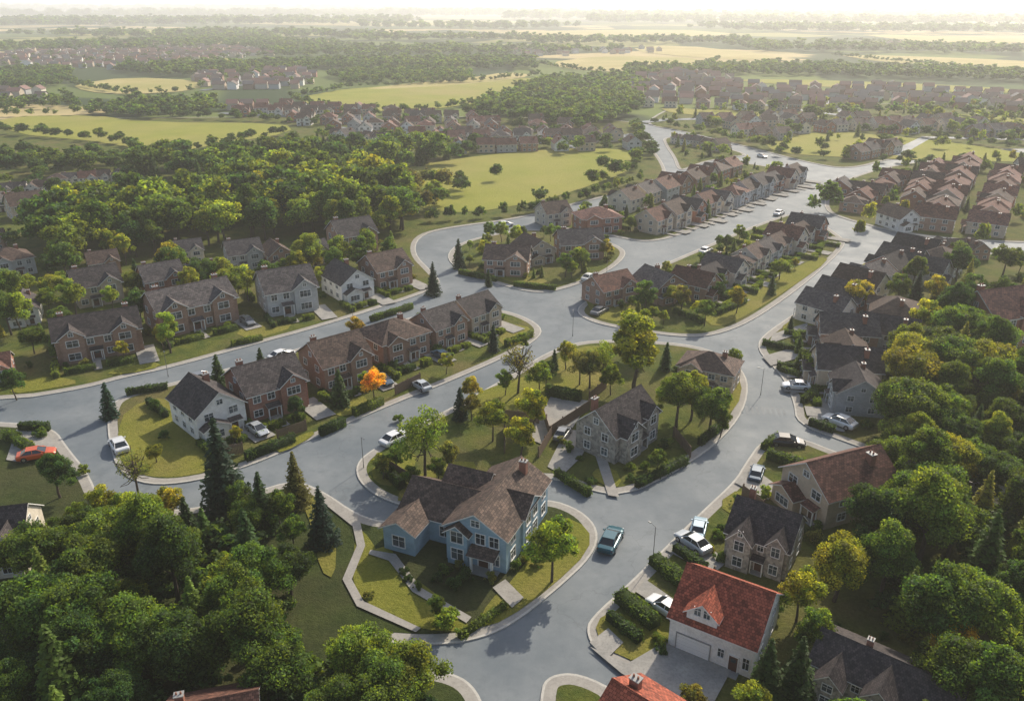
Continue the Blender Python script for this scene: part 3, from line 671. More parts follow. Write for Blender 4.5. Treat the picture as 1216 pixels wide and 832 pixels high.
def crown(seed,R,zb,zt,nc,nl,ls,core=1,shape='round',sparse=False):
    rng=np.random.default_rng(seed); H=zt-zb; cz=(zt+zb)/2
    d=unit(rng.normal(size=(nc,3))); d[:,2]=np.where(d[:,2]<-.35,-d[:,2],d[:,2]); rad=rng.uniform(.35,1.0,(nc,1))
    E=np.array([R,R,H/2])*np.array([rng.uniform(.85,1.1),rng.uniform(.85,1.1),1]); c=d*E*rad
    if shape=='cone': c[:,:2]*=(1.1-.55*np.clip(c[:,2:3]/(H/2),-1,1))
    c[:,2]+=cz; r=R*rng.uniform(.15,.34,nc)
    c=np.vstack([c,[[0,0,cz]]]); r=np.append(r,R*.5); nc+=1
    w=r**2; idx=rng.choice(nc,nl,p=w/w.sum()); dd=unit(rng.normal(size=(nl,3))); dd[:,2]+=.15; dd=unit(dd)
    p=c[idx]+dd*(r[idx]*rng.uniform(.72,1.28,nl))[:,None]*np.array([1,1,.85])
    D=np.linalg.norm(p[:,None,:]-c[None],axis=2)/r[None]; D[np.arange(nl),idx]=9
    keep=D.min(1)>.72; p=p[keep];dd=dd[keep];idx=idx[keep]
    nrm=unit(dd+.75*rng.normal(size=dd.shape))
    cb=rng.uniform(.68,1.38,(nc,1)); hue=rng.uniform(-.14,.16,(nc,1))
    k=cb[idx]*rng.uniform(.6,1.4,(len(idx),1)); h=hue[idx]+rng.uniform(-.08,.08,(len(idx),1))
    tint=np.hstack([k*(1+h),k,k*(1-h*.5),np.ones_like(k)])
    V,Q,C=leafquads(rng,p,nrm,ls,tint)
    iv,fi=(I2 if core==2 else I1)
    if not sparse:
        cv=[];cf=[];off=len(V)
        for i in range(nc):
            q=iv*(1+.12*rng.normal(size=(len(iv),1)))*r[i]*.68*np.array([1,1,.85])+c[i]; cv.append(q); cf.append(fi+off+i*len(iv))
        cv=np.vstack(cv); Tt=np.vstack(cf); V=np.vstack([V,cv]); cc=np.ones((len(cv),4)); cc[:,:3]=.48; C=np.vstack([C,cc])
    else: Tt=np.zeros((0,3),int)
    return V,Q,Tt,C
def conifer(seed,R,zb,zt,nw,nb,per,ls,droop=.35):
    rng=np.random.default_rng(seed); P=[];Nn=[];Tn=[]
    for w in range(nw):
        f=w/(nw-1); z=zb+(zt-zb)*f; rr=R*(1-f)**.85+.12
        k=max(4,int(nb*(1-f*.6))); a0=rng.uniform(0,6.28)
        for j in range(k):
            a=a0+6.283*j/k+rng.uniform(-.25,.25); L=rr*rng.uniform(.7,1.12); cb=rng.uniform(.7,1.25)
            m=max(2,int(per*L/R)+2); s=rng.uniform(.12,1,m)
            sp_=rng.normal(size=m)*.13*L
            x=np.cos(a)*s*L-np.sin(a)*sp_; y=np.sin(a)*s*L+np.cos(a)*sp_; zz=z-droop*s**1.4*L+rng.normal(size=m)*.08
            P.append(np.stack([x,y,zz],1)); Nn.append(unit(np.stack([np.cos(a)*.35+rng.normal(size=m)*.35,np.sin(a)*.35+rng.normal(size=m)*.35,np.full(m,.8)],1)))
            Tn.append(np.full(m,cb)*rng.uniform(.75,1.25,m))
    P=np.vstack(P);Nn=np.vstack(Nn);k=np.concatenate(Tn)[:,None]
    V,Q,C=leafquads(rng,P,Nn,ls,np.hstack([k,k,k,np.ones_like(k)]))
    n=10; off=len(V); cone=[(R*.62*math.cos(6.283*i/n),R*.62*math.sin(6.283*i/n),zb+.1) for i in range(n)]+[(0,0,zt-.1)]
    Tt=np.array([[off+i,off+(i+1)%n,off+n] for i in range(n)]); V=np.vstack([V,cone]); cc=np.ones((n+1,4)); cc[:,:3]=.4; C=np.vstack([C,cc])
    return V,Q,Tt,C
def npmesh(name,V,Q,Tt,C,mat='foliage'):
    me=bpy.data.meshes.new(name); nq,nt_=len(Q),len(Tt)
    me.vertices.add(len(V)); me.vertices.foreach_set('co',V.astype(np.float32).ravel())
    me.loops.add(nq*4+nt_*3); me.loops.foreach_set('vertex_index',np.concatenate([Q.ravel(),Tt.ravel()]).astype(np.int32))
    me.polygons.add(nq+nt_); ls_=np.concatenate([np.arange(nq)*4,nq*4+np.arange(nt_)*3]).astype(np.int32)
    me.polygons.foreach_set('loop_start',ls_)
    me.materials.append(M[mat]); me.update(calc_edges=True)
    ca=me.color_attributes.new('tint','FLOAT_COLOR','POINT'); ca.data.foreach_set('color',C.astype(np.float32).ravel()); return me
def trunk_mesh(seed,h,r,crown_b,nl=6,spread=2.2,zt=6.5):
    rr=random.Random(seed); mb=MB(); p=Vector((0,0,-.15)); pts=[p]
    for i in range(4): p=p+Vector((rr.uniform(-.15,.15),rr.uniform(-.15,.15),(h+.15)/4)); pts.append(p)
    for i in range(4): mb.cyl(pts[i],pts[i+1],r*(1-.16*i),r*(1-.16*(i+1)),8,'bark',False)
    for i in range(nl):
        a=6.283*i/nl+rr.uniform(-.4,.4); b=pts[2].lerp(pts[4],rr.random()); e=Vector((math.cos(a)*spread*rr.uniform(.5,.9),math.sin(a)*spread*rr.uniform(.5,.9),rr.uniform(crown_b+1,zt)))
        mid=b.lerp(e,.5)+Vector((0,0,-.3)); mb.cyl(b,mid,r*.4,r*.25,6,'bark',False); mb.cyl(mid,e,r*.25,.03,6,'bark',False)
    return mb.mesh('trunk')
DEC=[];
for i,(R,zb,zt,shp) in enumerate([(3.1,1.6,8.3,'round'),(3.4,1.5,8.0,'round'),(2.6,1.5,9.2,'cone'),(3.2,1.3,7.4,'round'),(2.7,1.4,9.6,'cone'),(3.5,1.6,8.6,'round'),(2.9,1.5,8.2,'cone'),(3.0,1.5,7.8,'round')]):
    hi=crown(10+i,R,zb,zt,66,19000,.20,2,shp); lo=crown(10+i,R,zb,zt,44,5200,.37,1,shp)
    DEC.append((npmesh('crown',*hi),npmesh('crown',*lo),trunk_mesh(i,zt*.62,.24,zb,zt=zt*.75)))
COLM=(npmesh('crown',*crown(40,1.9,1.2,9.0,40,9000,.22,2)),None,trunk_mesh(41,5.5,.18,1.5,5,1.2))
YNG=(npmesh('crown',*crown(44,1.7,.8,4.6,24,4200,.18,1)),None,trunk_mesh(45,3,.11,1.2,5,1.1,3.6))
SPA=(npmesh('crown',*crown(47,2.5,1.3,7.2,34,5200,.21,1,sparse=True)),None,trunk_mesh(48,5.4,.17,1.4,26,2.3,6.9))
BARE=(npmesh('crown',*crown(50,2.3,1.3,6.6,30,1400,.18,1,sparse=True)),None,trunk_mesh(51,5.2,.17,1.2,44,2.3,6.6))
CON=[]
for i,(R,zt) in enumerate([(2.1,9.0),(1.8,8.0),(2.4,9.5)]):
    CON.append((npmesh('crown',*conifer(60+i,R,.8,zt,24,13,18,.38)),None,trunk_mesh(70+i,zt*.9,.16,1,0)))
TUJ=(npmesh('crown',*conifer(66,.85,.15,4.2,26,12,9,.24,.1)),None,trunk_mesh(76,3,.07,1,0))
SHR=npmesh('shrub',*crown(80,.9,-.2,1.35,14,1500,.14,1)); SHR2=npmesh('shrub',*crown(81,1.0,-.2,1.1,14,1500,.14,1))
MIDV=[crown(90+i,3.4,1.0,8.2,26,1200,.60,1,'cone' if i%2 else 'round') for i in range(6)]; FARV=[crown(95+i,3.6,.1,8.0,8,140,1.4,1) for i in range(4)]
YMIDV=[crown(105+i,3.2,.6,8.2,12,420,.85,1) for i in range(3)]
CMIDV=[conifer(99,2.1,.5,9,9,8,5,1.1)]
PAL={'dark':(.060,.112,.032),'mid':(.105,.172,.036),'bright':(.165,.230,.040),'yg':(.27,.285,.04),'olive':(.16,.175,.048),'yellow':(.52,.36,.045),'ochre':(.32,.27,.06),'pine':(.038,.080,.050),'lime':(.235,.30,.044)}
NAME={'dark':'dark green','mid':'green','bright':'bright green','yg':'yellow-green','olive':'olive','yellow':'golden yellow','ochre':'ochre','pine':'dark green','lime':'lime green'}
TREES=[]
def tr(u,v,kind,h,col): x,y=G(u,v); TREES.append((x,y,kind,h,col))
for a in [(752,470,'col',11.5,'lime'),(505,566,'spa',7.6,'bright'),(632,515,'yng',5.5,'yg'),(585,525,'yng',5,'bright'),(618,546,'yng',5,'yg'),(560,500,'yng',3.4,'olive'),
 (615,468,'bare',7,'olive'),(547,499,'tuj',4.2,'pine'),(586,418,'tuj',4,'pine'),(655,692,'yng',6.2,'bright'),(445,478,'yng',4.4,'yellow'),(425,410,'yng',4.2,'ochre'),(530,445,'yng',3.0,'yg'),
 (132,497,'tuj',4.6,'pine'),(270,606,'con',10,'pine'),(354,600,'con',6,'olive'),(385,648,'con',6,'pine'),(315,632,'con',6.5,'dark'),(165,592,'bare',5.5,'olive'),(72,592,'dec',4.6,'dark'),(228,650,'con',6,'dark'),(300,640,'dec',4.6,'mid'),
 (335,632,'yng',4.2,'mid'),(290,618,'yng',4,'dark'),(205,625,'yng',4,'yg'),(495,845,'dec',5.5,'bright'),(430,822,'dec',6,'bright'),(460,860,'dec',6,'mid'),(130,628,'yng',4.4,'yg'),(155,634,'yng',4.2,'lime'),(350,655,'yng',3.6,'mid'),
 (405,484,'tuj',5,'dark'),(262,465,'tuj',5,'dark'),(312,447,'tuj',4,'dark'),(803,508,'dec',6.4,'bright'),(842,512,'dec',6.2,'mid'),(820,500,'dec',5.8,'yg'),(790,440,'tuj',4,'dark'),
 (515,350,'con',5.5,'pine'),(545,318,'tuj',5.5,'pine'),(466,308,'tuj',5.5,'bright'),(295,358,'yng',6,'lime'),(370,330,'dec',7.8,'lime'),(205,330,'yng',6.5,'yg'),(203,420,'col',6.2,'lime'),(765,376,'col',6,'mid'),(808,372,'yng',4.5,'olive'),(836,388,'yng',4.2,'mid'),
 (690,325,'yng',4.6,'mid'),(671,330,'yng',4.4,'mid'),(658,440,'tuj',3,'dark'),(700,462,'dec',5.0,'olive'),(715,455,'spa',5.6,'bright'),(688,458,'spa',5,'olive'),(725,470,'yng',4,'bright'),(640,470,'yng',4.5,'bright'),(648,460,'yng',3.5,'dark'),
 (520,735,'yng',2.2,'mid'),(980,250,'dec',7,'mid'),(965,255,'yng',5,'mid'),(1030,270,'yng',6,'yg'),(1015,375,'dec',5.5,'yg'),(1165,295,'yng',6,'bright'),(1190,330,'dec',6,'mid'),(1135,335,'dec',6.5,'dark'),(1085,365,'con',7,'pine'),
 (20,475,'yng',4,'dark'),(75,395,'dec',4.5,'mid'),(60,375,'yng',4.5,'bright'),(150,315,'dec',5.5,'yg'),(165,345,'tuj',5.5,'dark'),(250,345,'dec',6,'mid'),(1020,285,'yng',5,'bright'),
 (575,310,'yng',4,'yg'),(580,340,'tuj',3,'dark'),(700,300,'tuj',5,'dark'),(620,420,'yng',3,'bright'),(455,570,'yng',3,'olive'),(470,560,'yng',2.8,'mid'),(490,585,'yng',3,'mid'),(535,560,'yng',3.4,'olive'),(520,575,'yng',3,'mid'),(560,480,'yng',3.5,'yg'),(600,470,'yng',3.4,'bright'),
 (672,440,'yng',4,'yg'),(760,430,'dec',4.5,'mid'),(740,425,'yng',4,'bright'),(780,560,'yng',2.6,'mid'),(870,440,'yng',3,'bright'),(855,520,'yng',3.6,'mid'),
 (945,740,'yng',5,'yg'),(905,835,'con',6.5,'dark'),(1120,790,'dec',4.6,'yellow'),(820,865,'yng',3.4,'olive'),(990,715,'dec',6.4,'yg'),(940,840,'con',6,'dark'),(890,870,'yng',4,'bright'),
 (1130,850,'dec',6.5,'mid'),(1165,870,'dec',6.5,'mid'),(965,785,'yng',4.4,'mid'),(1000,900,'yng',4.5,'mid')]: tr(*a)
def fill(pp,sp_,kinds,cols,h,p=1.0,gap=1.5,out=None):
    out=TREES if out is None else out
    P=GP(pp); x0=min(a for a,b in P);x1=max(a for a,b in P);y0=min(b for a,b in P);y1=max(b for a,b in P)
    y=y0
    while y<y1:
        x=x0
        while x<x1:
            a=x+R0.uniform(-.42,.42)*sp_; b=y+R0.uniform(-.42,.42)*sp_
            if R0.random()<p and inside(a,b,P) and not clash(a,b,gap):
                u,v=PJ(a,b,4)
                if -60<u<1276:
                    d=math.hypot(a,b); k=1 if d<220 else max(.6,1-(d-220)/450)
                    out.append((a,b,R0.choice(kinds),h*k*R0.uniform(.68,1.25),R0.choice(cols)))
            x+=sp_
        y+=sp_
BLF=[(-80,735),(0,735),(45,712),(60,655),(110,642),(190,645),(250,645),(310,668),(345,700),(368,745),(400,790),(490,840),(520,910),(-150,930)]
RF=[(1075,420),(1150,390),(1180,430),(1216,455),(1300,490),(1300,950),(1060,950),(1085,760),(985,735),(1000,690),(1020,640),(1012,590),(1025,545),(1050,520),(1070,470)]
fill(BLF,3.9,['dec','dec','dec','dec','dec','con'],['mid','mid','bright','dark','mid','bright','mid','yg','dark'],6.3,.97,1.0)
fill([(80,612),(120,614),(200,622),(200,640),(80,640)],3.6,['dec','yng'],['yg','bright','lime'],3.8,.8)
fill(RF,4.1,['dec','dec','dec','dec','dec','con'],['dark','mid','mid','bright','mid','yg','mid'],6.5,.97,1.4)
fill([(1080,640),(1240,640),(1300,930),(1060,760)],8,['dec'],['dark','mid','bright'],8,.5,3)
UNDER=[]
fill(BLF,2.6,['yng'],['dark','mid','dark'],2.6,.8,1.0,out=UNDER); fill(RF,2.8,['yng'],['dark','mid','dark'],2.6,.75,1.0,out=UNDER)
fill([(30,275),(100,262),(210,245),(330,215),(440,218),(475,235),(490,270),(480,290),(400,288),(360,275),(300,290),(230,298),(170,308),(110,328),(70,318)],5.0,['dec'],['mid','bright','mid','lime','mid','bright','dark'],8.6,.98,1.6)
fill([(300,240),(440,225),(478,240),(488,272),(400,285),(320,280)],6.5,['dec'],['yg','lime','bright'],10,.6,2)
fill([(130,270),(200,255),(290,245),(280,275),(150,295)],7,['dec'],['bright','mid','lime'],9.5,.6,2)
fill([(0,188),(140,192),(160,202),(150,210),(0,212)],6,['dec'],['dark','mid'],6.5,.8,2)
fill([(165,202),(260,192),(350,182),(400,186),(545,184),(540,196),(470,203),(465,215),(330,214),(200,224),(160,216)],5.6,['dec','dec','dec','con'],['dark','mid','mid','bright','mid'],8.4,.97,2)
fill([(480,225),(530,215),(535,245),(500,262),(480,250)],5,['dec'],['mid','olive','bright'],5,.8)
fill([(550,140),(590,118),(640,98),(745,92),(768,104),(752,140),(700,158),(640,150)],6.0,['dec'],['dark','mid','mid'],9.5,.99,2)
fill([(100,135),(160,122),(255,120),(262,134),(180,142)],5.8,['dec'],['dark','mid'],9,.99)
fill([(385,90),(470,85),(565,90),(560,99),(410,101)],6.5,['dec'],['dark','mid'],9,.99)
fill([(0,86),(80,84),(90,98),(60,106),(0,108)],6.5,['dec'],['dark','mid'],9,.97)
fill([(0,124),(90,114),(95,128),(0,134)],6.5,['dec'],['dark','mid'],8,.95,3)
fill([(130,84),(330,78),(560,72),(640,74),(640,84),(400,84),(250,92),(180,92)],8.5,['dec'],['dark','mid'],12,.97,3)
fill([(740,84),(860,80),(980,80),(1216,90),(1250,100),(1000,92),(860,90),(760,92)],8,['dec'],['dark','mid'],11,.98,3)
fill([(860,128),(1000,134),(1216,136),(1216,150),(1000,146),(900,144)],8,['dec'],['dark','mid','bright'],9,.45,3)
fill([(1130,152),(1300,162),(1300,178),(1150,168)],8,['dec'],['dark','mid'],7,.7,3)
for pp in ([(0,56),(300,46),(420,56),(300,60),(0,64)],[(300,60),(560,58),(760,61),(640,66),(330,70)],[(860,54),(1216,58),(1216,66),(900,62)],[(0,42),(350,41),(500,45),(200,48)],[(600,49),(900,50),(880,54),(640,54)],[(400,34),(700,33),(600,37)],[(800,34),(1216,37),(1216,41),(900,39)],[(0,28),(500,26),(480,30),(0,33)],[(700,26),(1216,28),(1216,31),(700,29)],[(0,20),(700,18.5),(700,21),(0,22)],[(600,22),(1216,21),(1216,24),(600,25)],[(0,15.5),(1216,15),(1216,16.5),(0,17)],[(400,47),(640,46),(600,50),(420,50)]):
    d=G(*pp[0])[1]; fill(pp,max(13,d/66),['dec'],['dark','mid'],max(13,d/72),.98,2)
def line(pts,sp_,cols,h,kinds=('dec',)):
    for i in range(len(pts)-1):
        a=Vector(G(*pts[i]));b=Vector(G(*pts[i+1])); n=int((b-a).length/sp_)
        for k in range(n):
            p=a.lerp(b,(k+R0.random())/max(1,n)); 
            if not clash(p.x,p.y,1): TREES.append((p.x+R0.uniform(-1,1),p.y+R0.uniform(-1,1),R0.choice(kinds),h*R0.uniform(.6,1.2),R0.choice(cols)))
line([(500,266),(560,260),(620,256),(700,236),(765,215)],2.2,['dark','mid','bright'],3.4,('yng','yng','dec'))
line([(470,203),(540,186),(640,176),(750,173)],5,['dark','mid'],4.5); line([(345,160),(180,190),(150,174)],5,['mid','dark'],4)
line([(905,167),(985,154),(1100,164),(1216,180)],5,['mid','dark'],4.0); line([(920,185),(1000,192),(1150,196)],6,['mid','dark'],3.6)
line([(760,190),(748,206),(700,224)],5,['mid','dark'],5); line([(752,150),(764,172),(780,190)],4,['mid','dark','bright'],4.2)
line([(775,148),(820,156),(870,168),(930,182)],5,['mid','dark','bright'],4)
for pts in ([(345,118),(420,104),(560,98),(645,90)],[(345,119),(400,133),(480,134),(545,128),(628,113)],[(85,101),(150,113),(232,109)],[(640,77),(700,86),(810,90),(852,71)],[(0,158),(150,172),(170,188)],[(0,139),(110,136),(340,146)],[(985,66),(1216,88)],[(240,56),(400,53)],[(1010,48),(1216,58)]): line(pts,5,['dark','mid'],4.4)
for u,v in ((546,225),(548,232),(715,205),(640,245),(590,215)): tr(u,v,'dec',5,'dark')
def garden(k,sp_,p,hmax=5):
    P=inset(BW[k],2.4); x0=min(a for a,b in P);x1=max(a for a,b in P);y0=min(b for a,b in P);y1=max(b for a,b in P)
    y=y0
    while y<y1:
        x=x0
        while x<x1:
            a=x+R0.uniform(-.45,.45)*sp_; b=y+R0.uniform(-.45,.45)*sp_; u,v=PJ(a,b,2)
            if R0.random()<p and -20<u<1236 and 120<v<860 and inside(a,b,P) and not clash(a,b,.6):
                if all(abs(a-q[0][0])+abs(b-q[0][1])>3.4 for q in DRV): TREES.append((a,b,R0.choice(['yng','yng','yng','tuj','dec']),hmax*R0.uniform(.45,1.1),R0.choice(['mid','dark','bright','bright','yg','mid','lime'])))
            x+=sp_
        y+=sp_
garden('3',4.0,.5,4); garden('2b',4.0,.52,4.2); garden('2a',4.2,.5,4); garden('e',5.4,.5,4.4); garden('f',7,.45,5); garden('c',4.5,.7,4)
garden('d',4.6,.36,3.4)
fill([(1040,315),(1216,310),(1300,330),(1300,400),(1230,395),(1150,385),(1060,430),(1030,400),(1050,360)],5.2,['dec','yng','con'],['mid','dark','bright','yg'],5.2,.62,1.6)
fill([(920,405),(960,372),(985,370),(975,420),(960,480),(950,480),(940,450)],3.6,['yng','tuj','yng'],['mid','bright','dark','yg'],2.8,.5,.5)
fill([(0,340),(80,330),(300,325),(470,310),(490,325),(330,360),(290,372),(80,395),(0,410)],4.6,['dec','yng','yng'],['mid','yg','bright','lime','dark','bright'],5.4,.62,1.0)
fill([(0,400),(180,385),(290,370),(400,345),(400,372),(290,398),(180,430),(60,445),(0,450)],4.6,['yng','yng','tuj'],['mid','bright','dark','yg'],3.2,.3,1)
fill([(0,410),(60,400),(55,440),(0,450)],5,['yng','dec'],['mid','olive'],4.2,.5,1.5)
fill([(262,127),(400,130),(500,140),(620,148),(742,165),(742,182),(640,186),(540,186),(500,172),(380,152),(270,140)],10,['dec'],['dark','mid','bright'],5.5,.55,.5)
fill([(745,96),(800,86),(900,105),(1216,116),(1216,134),(900,134),(742,112)],11,['dec'],['dark','mid','bright'],6,.5,.5)
fill([(795,150),(860,142),(1216,152),(1250,166),(1000,155),(900,165)],10,['dec'],['dark','mid','bright'],5.5,.5,.5)
fill([(0,66),(120,52),(330,66),(150,84),(0,78)],14,['dec'],['dark','mid'],8,.5,.5); fill([(225,92),(370,86),(380,104),(240,106)],11,['dec'],['dark','mid'],7,.5,.5)
fill([(60,205),(160,205),(200,222),(80,258),(0,258),(0,215)],7,['dec'],['dark','mid','bright'],4.8,.6,1.5)
fill([(1060,195),(1300,200),(1300,295),(1060,270)],6.5,['dec','yng'],['dark','mid','bright','yg'],4.2,.45,1)
fill([(370,156),(480,166),(545,176),(500,180),(380,166)],8,['dec'],['dark','mid','bright'],6,.6,1.5)
fill([(0,246),(100,250),(60,266),(30,300),(0,300)],6,['dec','yng'],['dark','mid','bright'],5,.6,2)
TREES.sort(key=lambda t:t[0]**2+t[1]**2)
HB={'dec':8.3,'con':9,'col':9,'yng':4.6,'tuj':4.2,'spa':7.2,'bare':6.6}
cnt={'b':0,'c':0}; stuff=[]
def mk(nm,me,tm,x,y,s,col,label,cat,grp,sy=1):
    rot=R0.uniform(0,6.28)
    root=addobj(nm,None,None,(x,y,.1),rot,(s*sy,s*sy,s)); root['label']=label; root['category']=cat; root['group']=grp
    t_=bpy.data.objects.new('trunk',tm); COL.objects.link(t_); t_.parent=root
    c_=bpy.data.objects.new('crown',me); COL.objects.link(c_); c_.parent=root; c_.color=(*col,1)
def jcol(cn):
    j=R0.uniform(.8,1.25); hj=R0.uniform(-.1,.10); return tuple(c*j*(1+k) for c,k in zip(PAL[cn],(hj,0,-hj*.5)))
for (x,y,kind,h,cn) in TREES:
    u,v=PJ(x,y,0); u2,v2=PJ(x,y,h)
    d=math.hypot(x,y); cat='c' if kind in('con','tuj') else 'b'
    vis = -45<u<1261 and v2<845
    if not vis: continue
    col=jcol(cn)
    if cnt[cat]<(294 if cat=='b' else 130) and d<420:
        cnt[cat]+=1; s=h/HB[kind]
        if kind=='dec':
            A=R0.choice(DEC); mk('broadleaf_tree',A[0] if d<150 else A[1],A[2],x,y,s,col,f'{NAME[cn]} leafy tree with broad rounded crown','tree','broadleaf trees',R0.uniform(.95,1.2))
        elif kind=='con':
            A=R0.choice(CON); mk('conifer_tree',A[0],A[2],x,y,s,col,f'{NAME[cn]} pointed conifer with layered branches','tree','conifers',1.1)
        elif kind=='tuj': mk('conifer_tree',TUJ[0],TUJ[2],x,y,s,col,f'slender {NAME[cn]} cypress in a garden','tree','garden cypresses',1.15)
        else:
            A={'col':COLM,'yng':YNG,'spa':SPA,'bare':BARE}[kind]
            lb={'col':'tall {} tree with narrow drooping crown','yng':'small {} garden tree','spa':'airy {} tree with sparse foliage','bare':'nearly bare {} tree with thin branches'}[kind].format(NAME[cn])
            mk('broadleaf_tree',A[0],A[2],x,y,s,col,lb,'tree','garden trees' if kind=='yng' else 'broadleaf trees',1.3 if kind=='col' else 1)
    else: stuff.append((x,y,kind,h,col,d))
print('trees',len(TREES),cnt,'stuff',len(stuff))
def cat_(k): return k in('con','tuj')
def massed(name,items,label,cat='trees'):
    Vs=[];Qs=[];Ts=[];Cs=[];off=0; rng=np.random.default_rng(5)
    for (x,y,kind,h,col,d) in items:
        src=(CMIDV if cat_(kind) else (FARV if d>400 else (YMIDV if kind=='yng' else MIDV))); V,Q,Tt,C=src[rng.integers(len(src))]
        s=h/8.3; a=rng.uniform(0,6.28); c,sn=math.cos(a)*s,math.sin(a)*s; w=(1.15 if d<260 else 1.4 if d<700 else 1.8) if not cat_(kind) else .8
        if kind in('yng','tuj'): w=.85
        if name=='undergrowth': w=1.6
        X=V[:,0]*c-V[:,1]*sn; Y=V[:,0]*sn+V[:,1]*c
        Vs.append(np.stack([X*w+x,Y*w+y,V[:,2]*s],1)); Qs.append(Q+off); Ts.append(Tt+off); CC=C.copy(); CC[:,:3]*=np.array(col); Cs.append(CC); off+=len(V)
    me=npmesh(name,np.vstack(Vs),np.vstack(Qs),np.vstack(Ts),np.vstack(Cs)); addobj(name,me,kind='stuff',label=label,category=cat)
massed('woodland',stuff,'distant green woods, hedgerows and garden trees between fields and houses')
massed('undergrowth',[(x,y,k,h,jcol(c),math.hypot(x,y)) for x,y,k,h,c in UNDER],'dark green bushy undergrowth on the woodland floor','undergrowth')
# ------------------------------------------------------------------ shrubs
ns=0
def shrub(x,y,s,col='mid',sz=1):
    global ns
    if ns>=285: return
    ns+=1; j=R0.uniform(.8,1.25)
    o=addobj('shrub',R0.choice((SHR,SHR2)),None,(x,y,.15),R0.uniform(0,6),(s,s,s*sz),label=f'rounded {NAME[col]} garden shrub',category='shrub',group='garden shrubs'); o.color=(*[c*j for c in PAL[col]],1)
for u,v,s,c in ((530,748,1.35,'bright'),(638,672,.7,'mid'),(625,668,.7,'yg'),(612,676,.6,'mid'),(552,690,.9,'dark'),(540,700,.8,'dark'),(700,575,.7,'dark'),(765,560,.8,'mid'),(780,545,.9,'dark'),(750,572,.6,'dark'),(50,520,.9,'mid'),(30,530,.8,'yg'),(20,520,.7,'mid'),(475,500,.7,'mid'),(100,565,.8,'bright'),(520,690,.6,'dark'),(530,682,.7,'mid'),(545,676,.6,'olive'),(855,640,.7,'mid'),(840,655,.6,'yg'),(875,600,.7,'mid'),(895,615,.7,'dark'),(497,700,.5,'mid'),(486,690,.5,'dark'),(440,710,.5,'olive')): shrub(*G(u,v),s,c)
fr=[f for f in FOOT if math.hypot(f[0],f[1])<190]
fr.sort(key=lambda f:math.hypot(f[0],f[1]))
INS=[inset(p,1.8) for p in BW.values()]
for (a,b,r) in fr:
    for k in range(7 if math.hypot(a,b)<130 else 3):
        t=R0.uniform(0,6.28); x=a+math.cos(t)*(r*1.15+R0.uniform(.4,2.2)); y=b+math.sin(t)*(r*1.15+R0.uniform(.4,2.2))
        if any(inside(x,y,p) for p in INS) and not clash(x,y,.1) and -10<PJ(x,y)[0]<1226 and PJ(x,y)[1]<840 and all(math.hypot(x-q[0][0],y-q[0][1])>2.6 for q in DRV):
            shrub(x,y,R0.uniform(.45,.95),R0.choice(['mid','dark','bright','olive','dark']))
# ------------------------------------------------------------------ hedges & fences
def hedgemesh(L,w,h,seed):
    rng=np.random.default_rng(seed); n=int(L*(w+2*h)*75)
    x=rng.uniform(-L/2,L/2,n); f=rng.random(n); side=np.where(f<h/(w+2*h),-1,np.where(f<2*h/(w+2*h),1,0))
    y=np.where(side==0,rng.uniform(-w/2,w/2,n),side*w/2); z=np.where(side==0,h,rng.uniform(0,h,n))
    wob=.08*np.sin(x*2.1+1)+.06*np.sin(x*5.3); y=y+side*wob; z=z+(side==0)*wob
    P=np.stack([x,y,z],1)+rng.normal(size=(n,3))*.05
    N=unit(np.stack([np.zeros(n),side.astype(float),(side==0)*1.0],1)+.6*rng.normal(size=(n,3)))
    k=rng.uniform(.65,1.3,(n,1))*(1+.2*np.sin(x*1.7))[:,None]
    V,Q,C=leafquads(rng,P,N,.17,np.hstack([k,k,k,np.ones_like(k)]))
    o_=len(V); a0,b0,h0=L/2-.05,w/2-.06,h-.06
    bx=np.array([(-a0,-b0,-.1),(a0,-b0,-.1),(a0,b0,-.1),(-a0,b0,-.1),(-a0,-b0,h0),(a0,-b0,h0),(a0,b0,h0),(-a0,b0,h0)])
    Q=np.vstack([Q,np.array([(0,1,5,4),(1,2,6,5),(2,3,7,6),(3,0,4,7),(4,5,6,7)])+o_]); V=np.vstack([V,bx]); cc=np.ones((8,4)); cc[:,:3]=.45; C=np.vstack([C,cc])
    return npmesh('hedge',V,Q,np.zeros((0,3),int),C)
def hedge(p,q,w=.9,h=1.1,col='mid'):
    a=Vector(G(*p)); b=Vector(G(*q)); L=(b-a).length; yaw=math.atan2(b.y-a.y,b.x-a.x); m=(a+b)/2
    o=addobj('hedge',hedgemesh(L,w,h,R0.randint(0,9999)),None,(m.x,m.y,.15),yaw,label='clipped green garden hedge along a plot edge',category='hedge'); o.color=(*PAL[col],1)
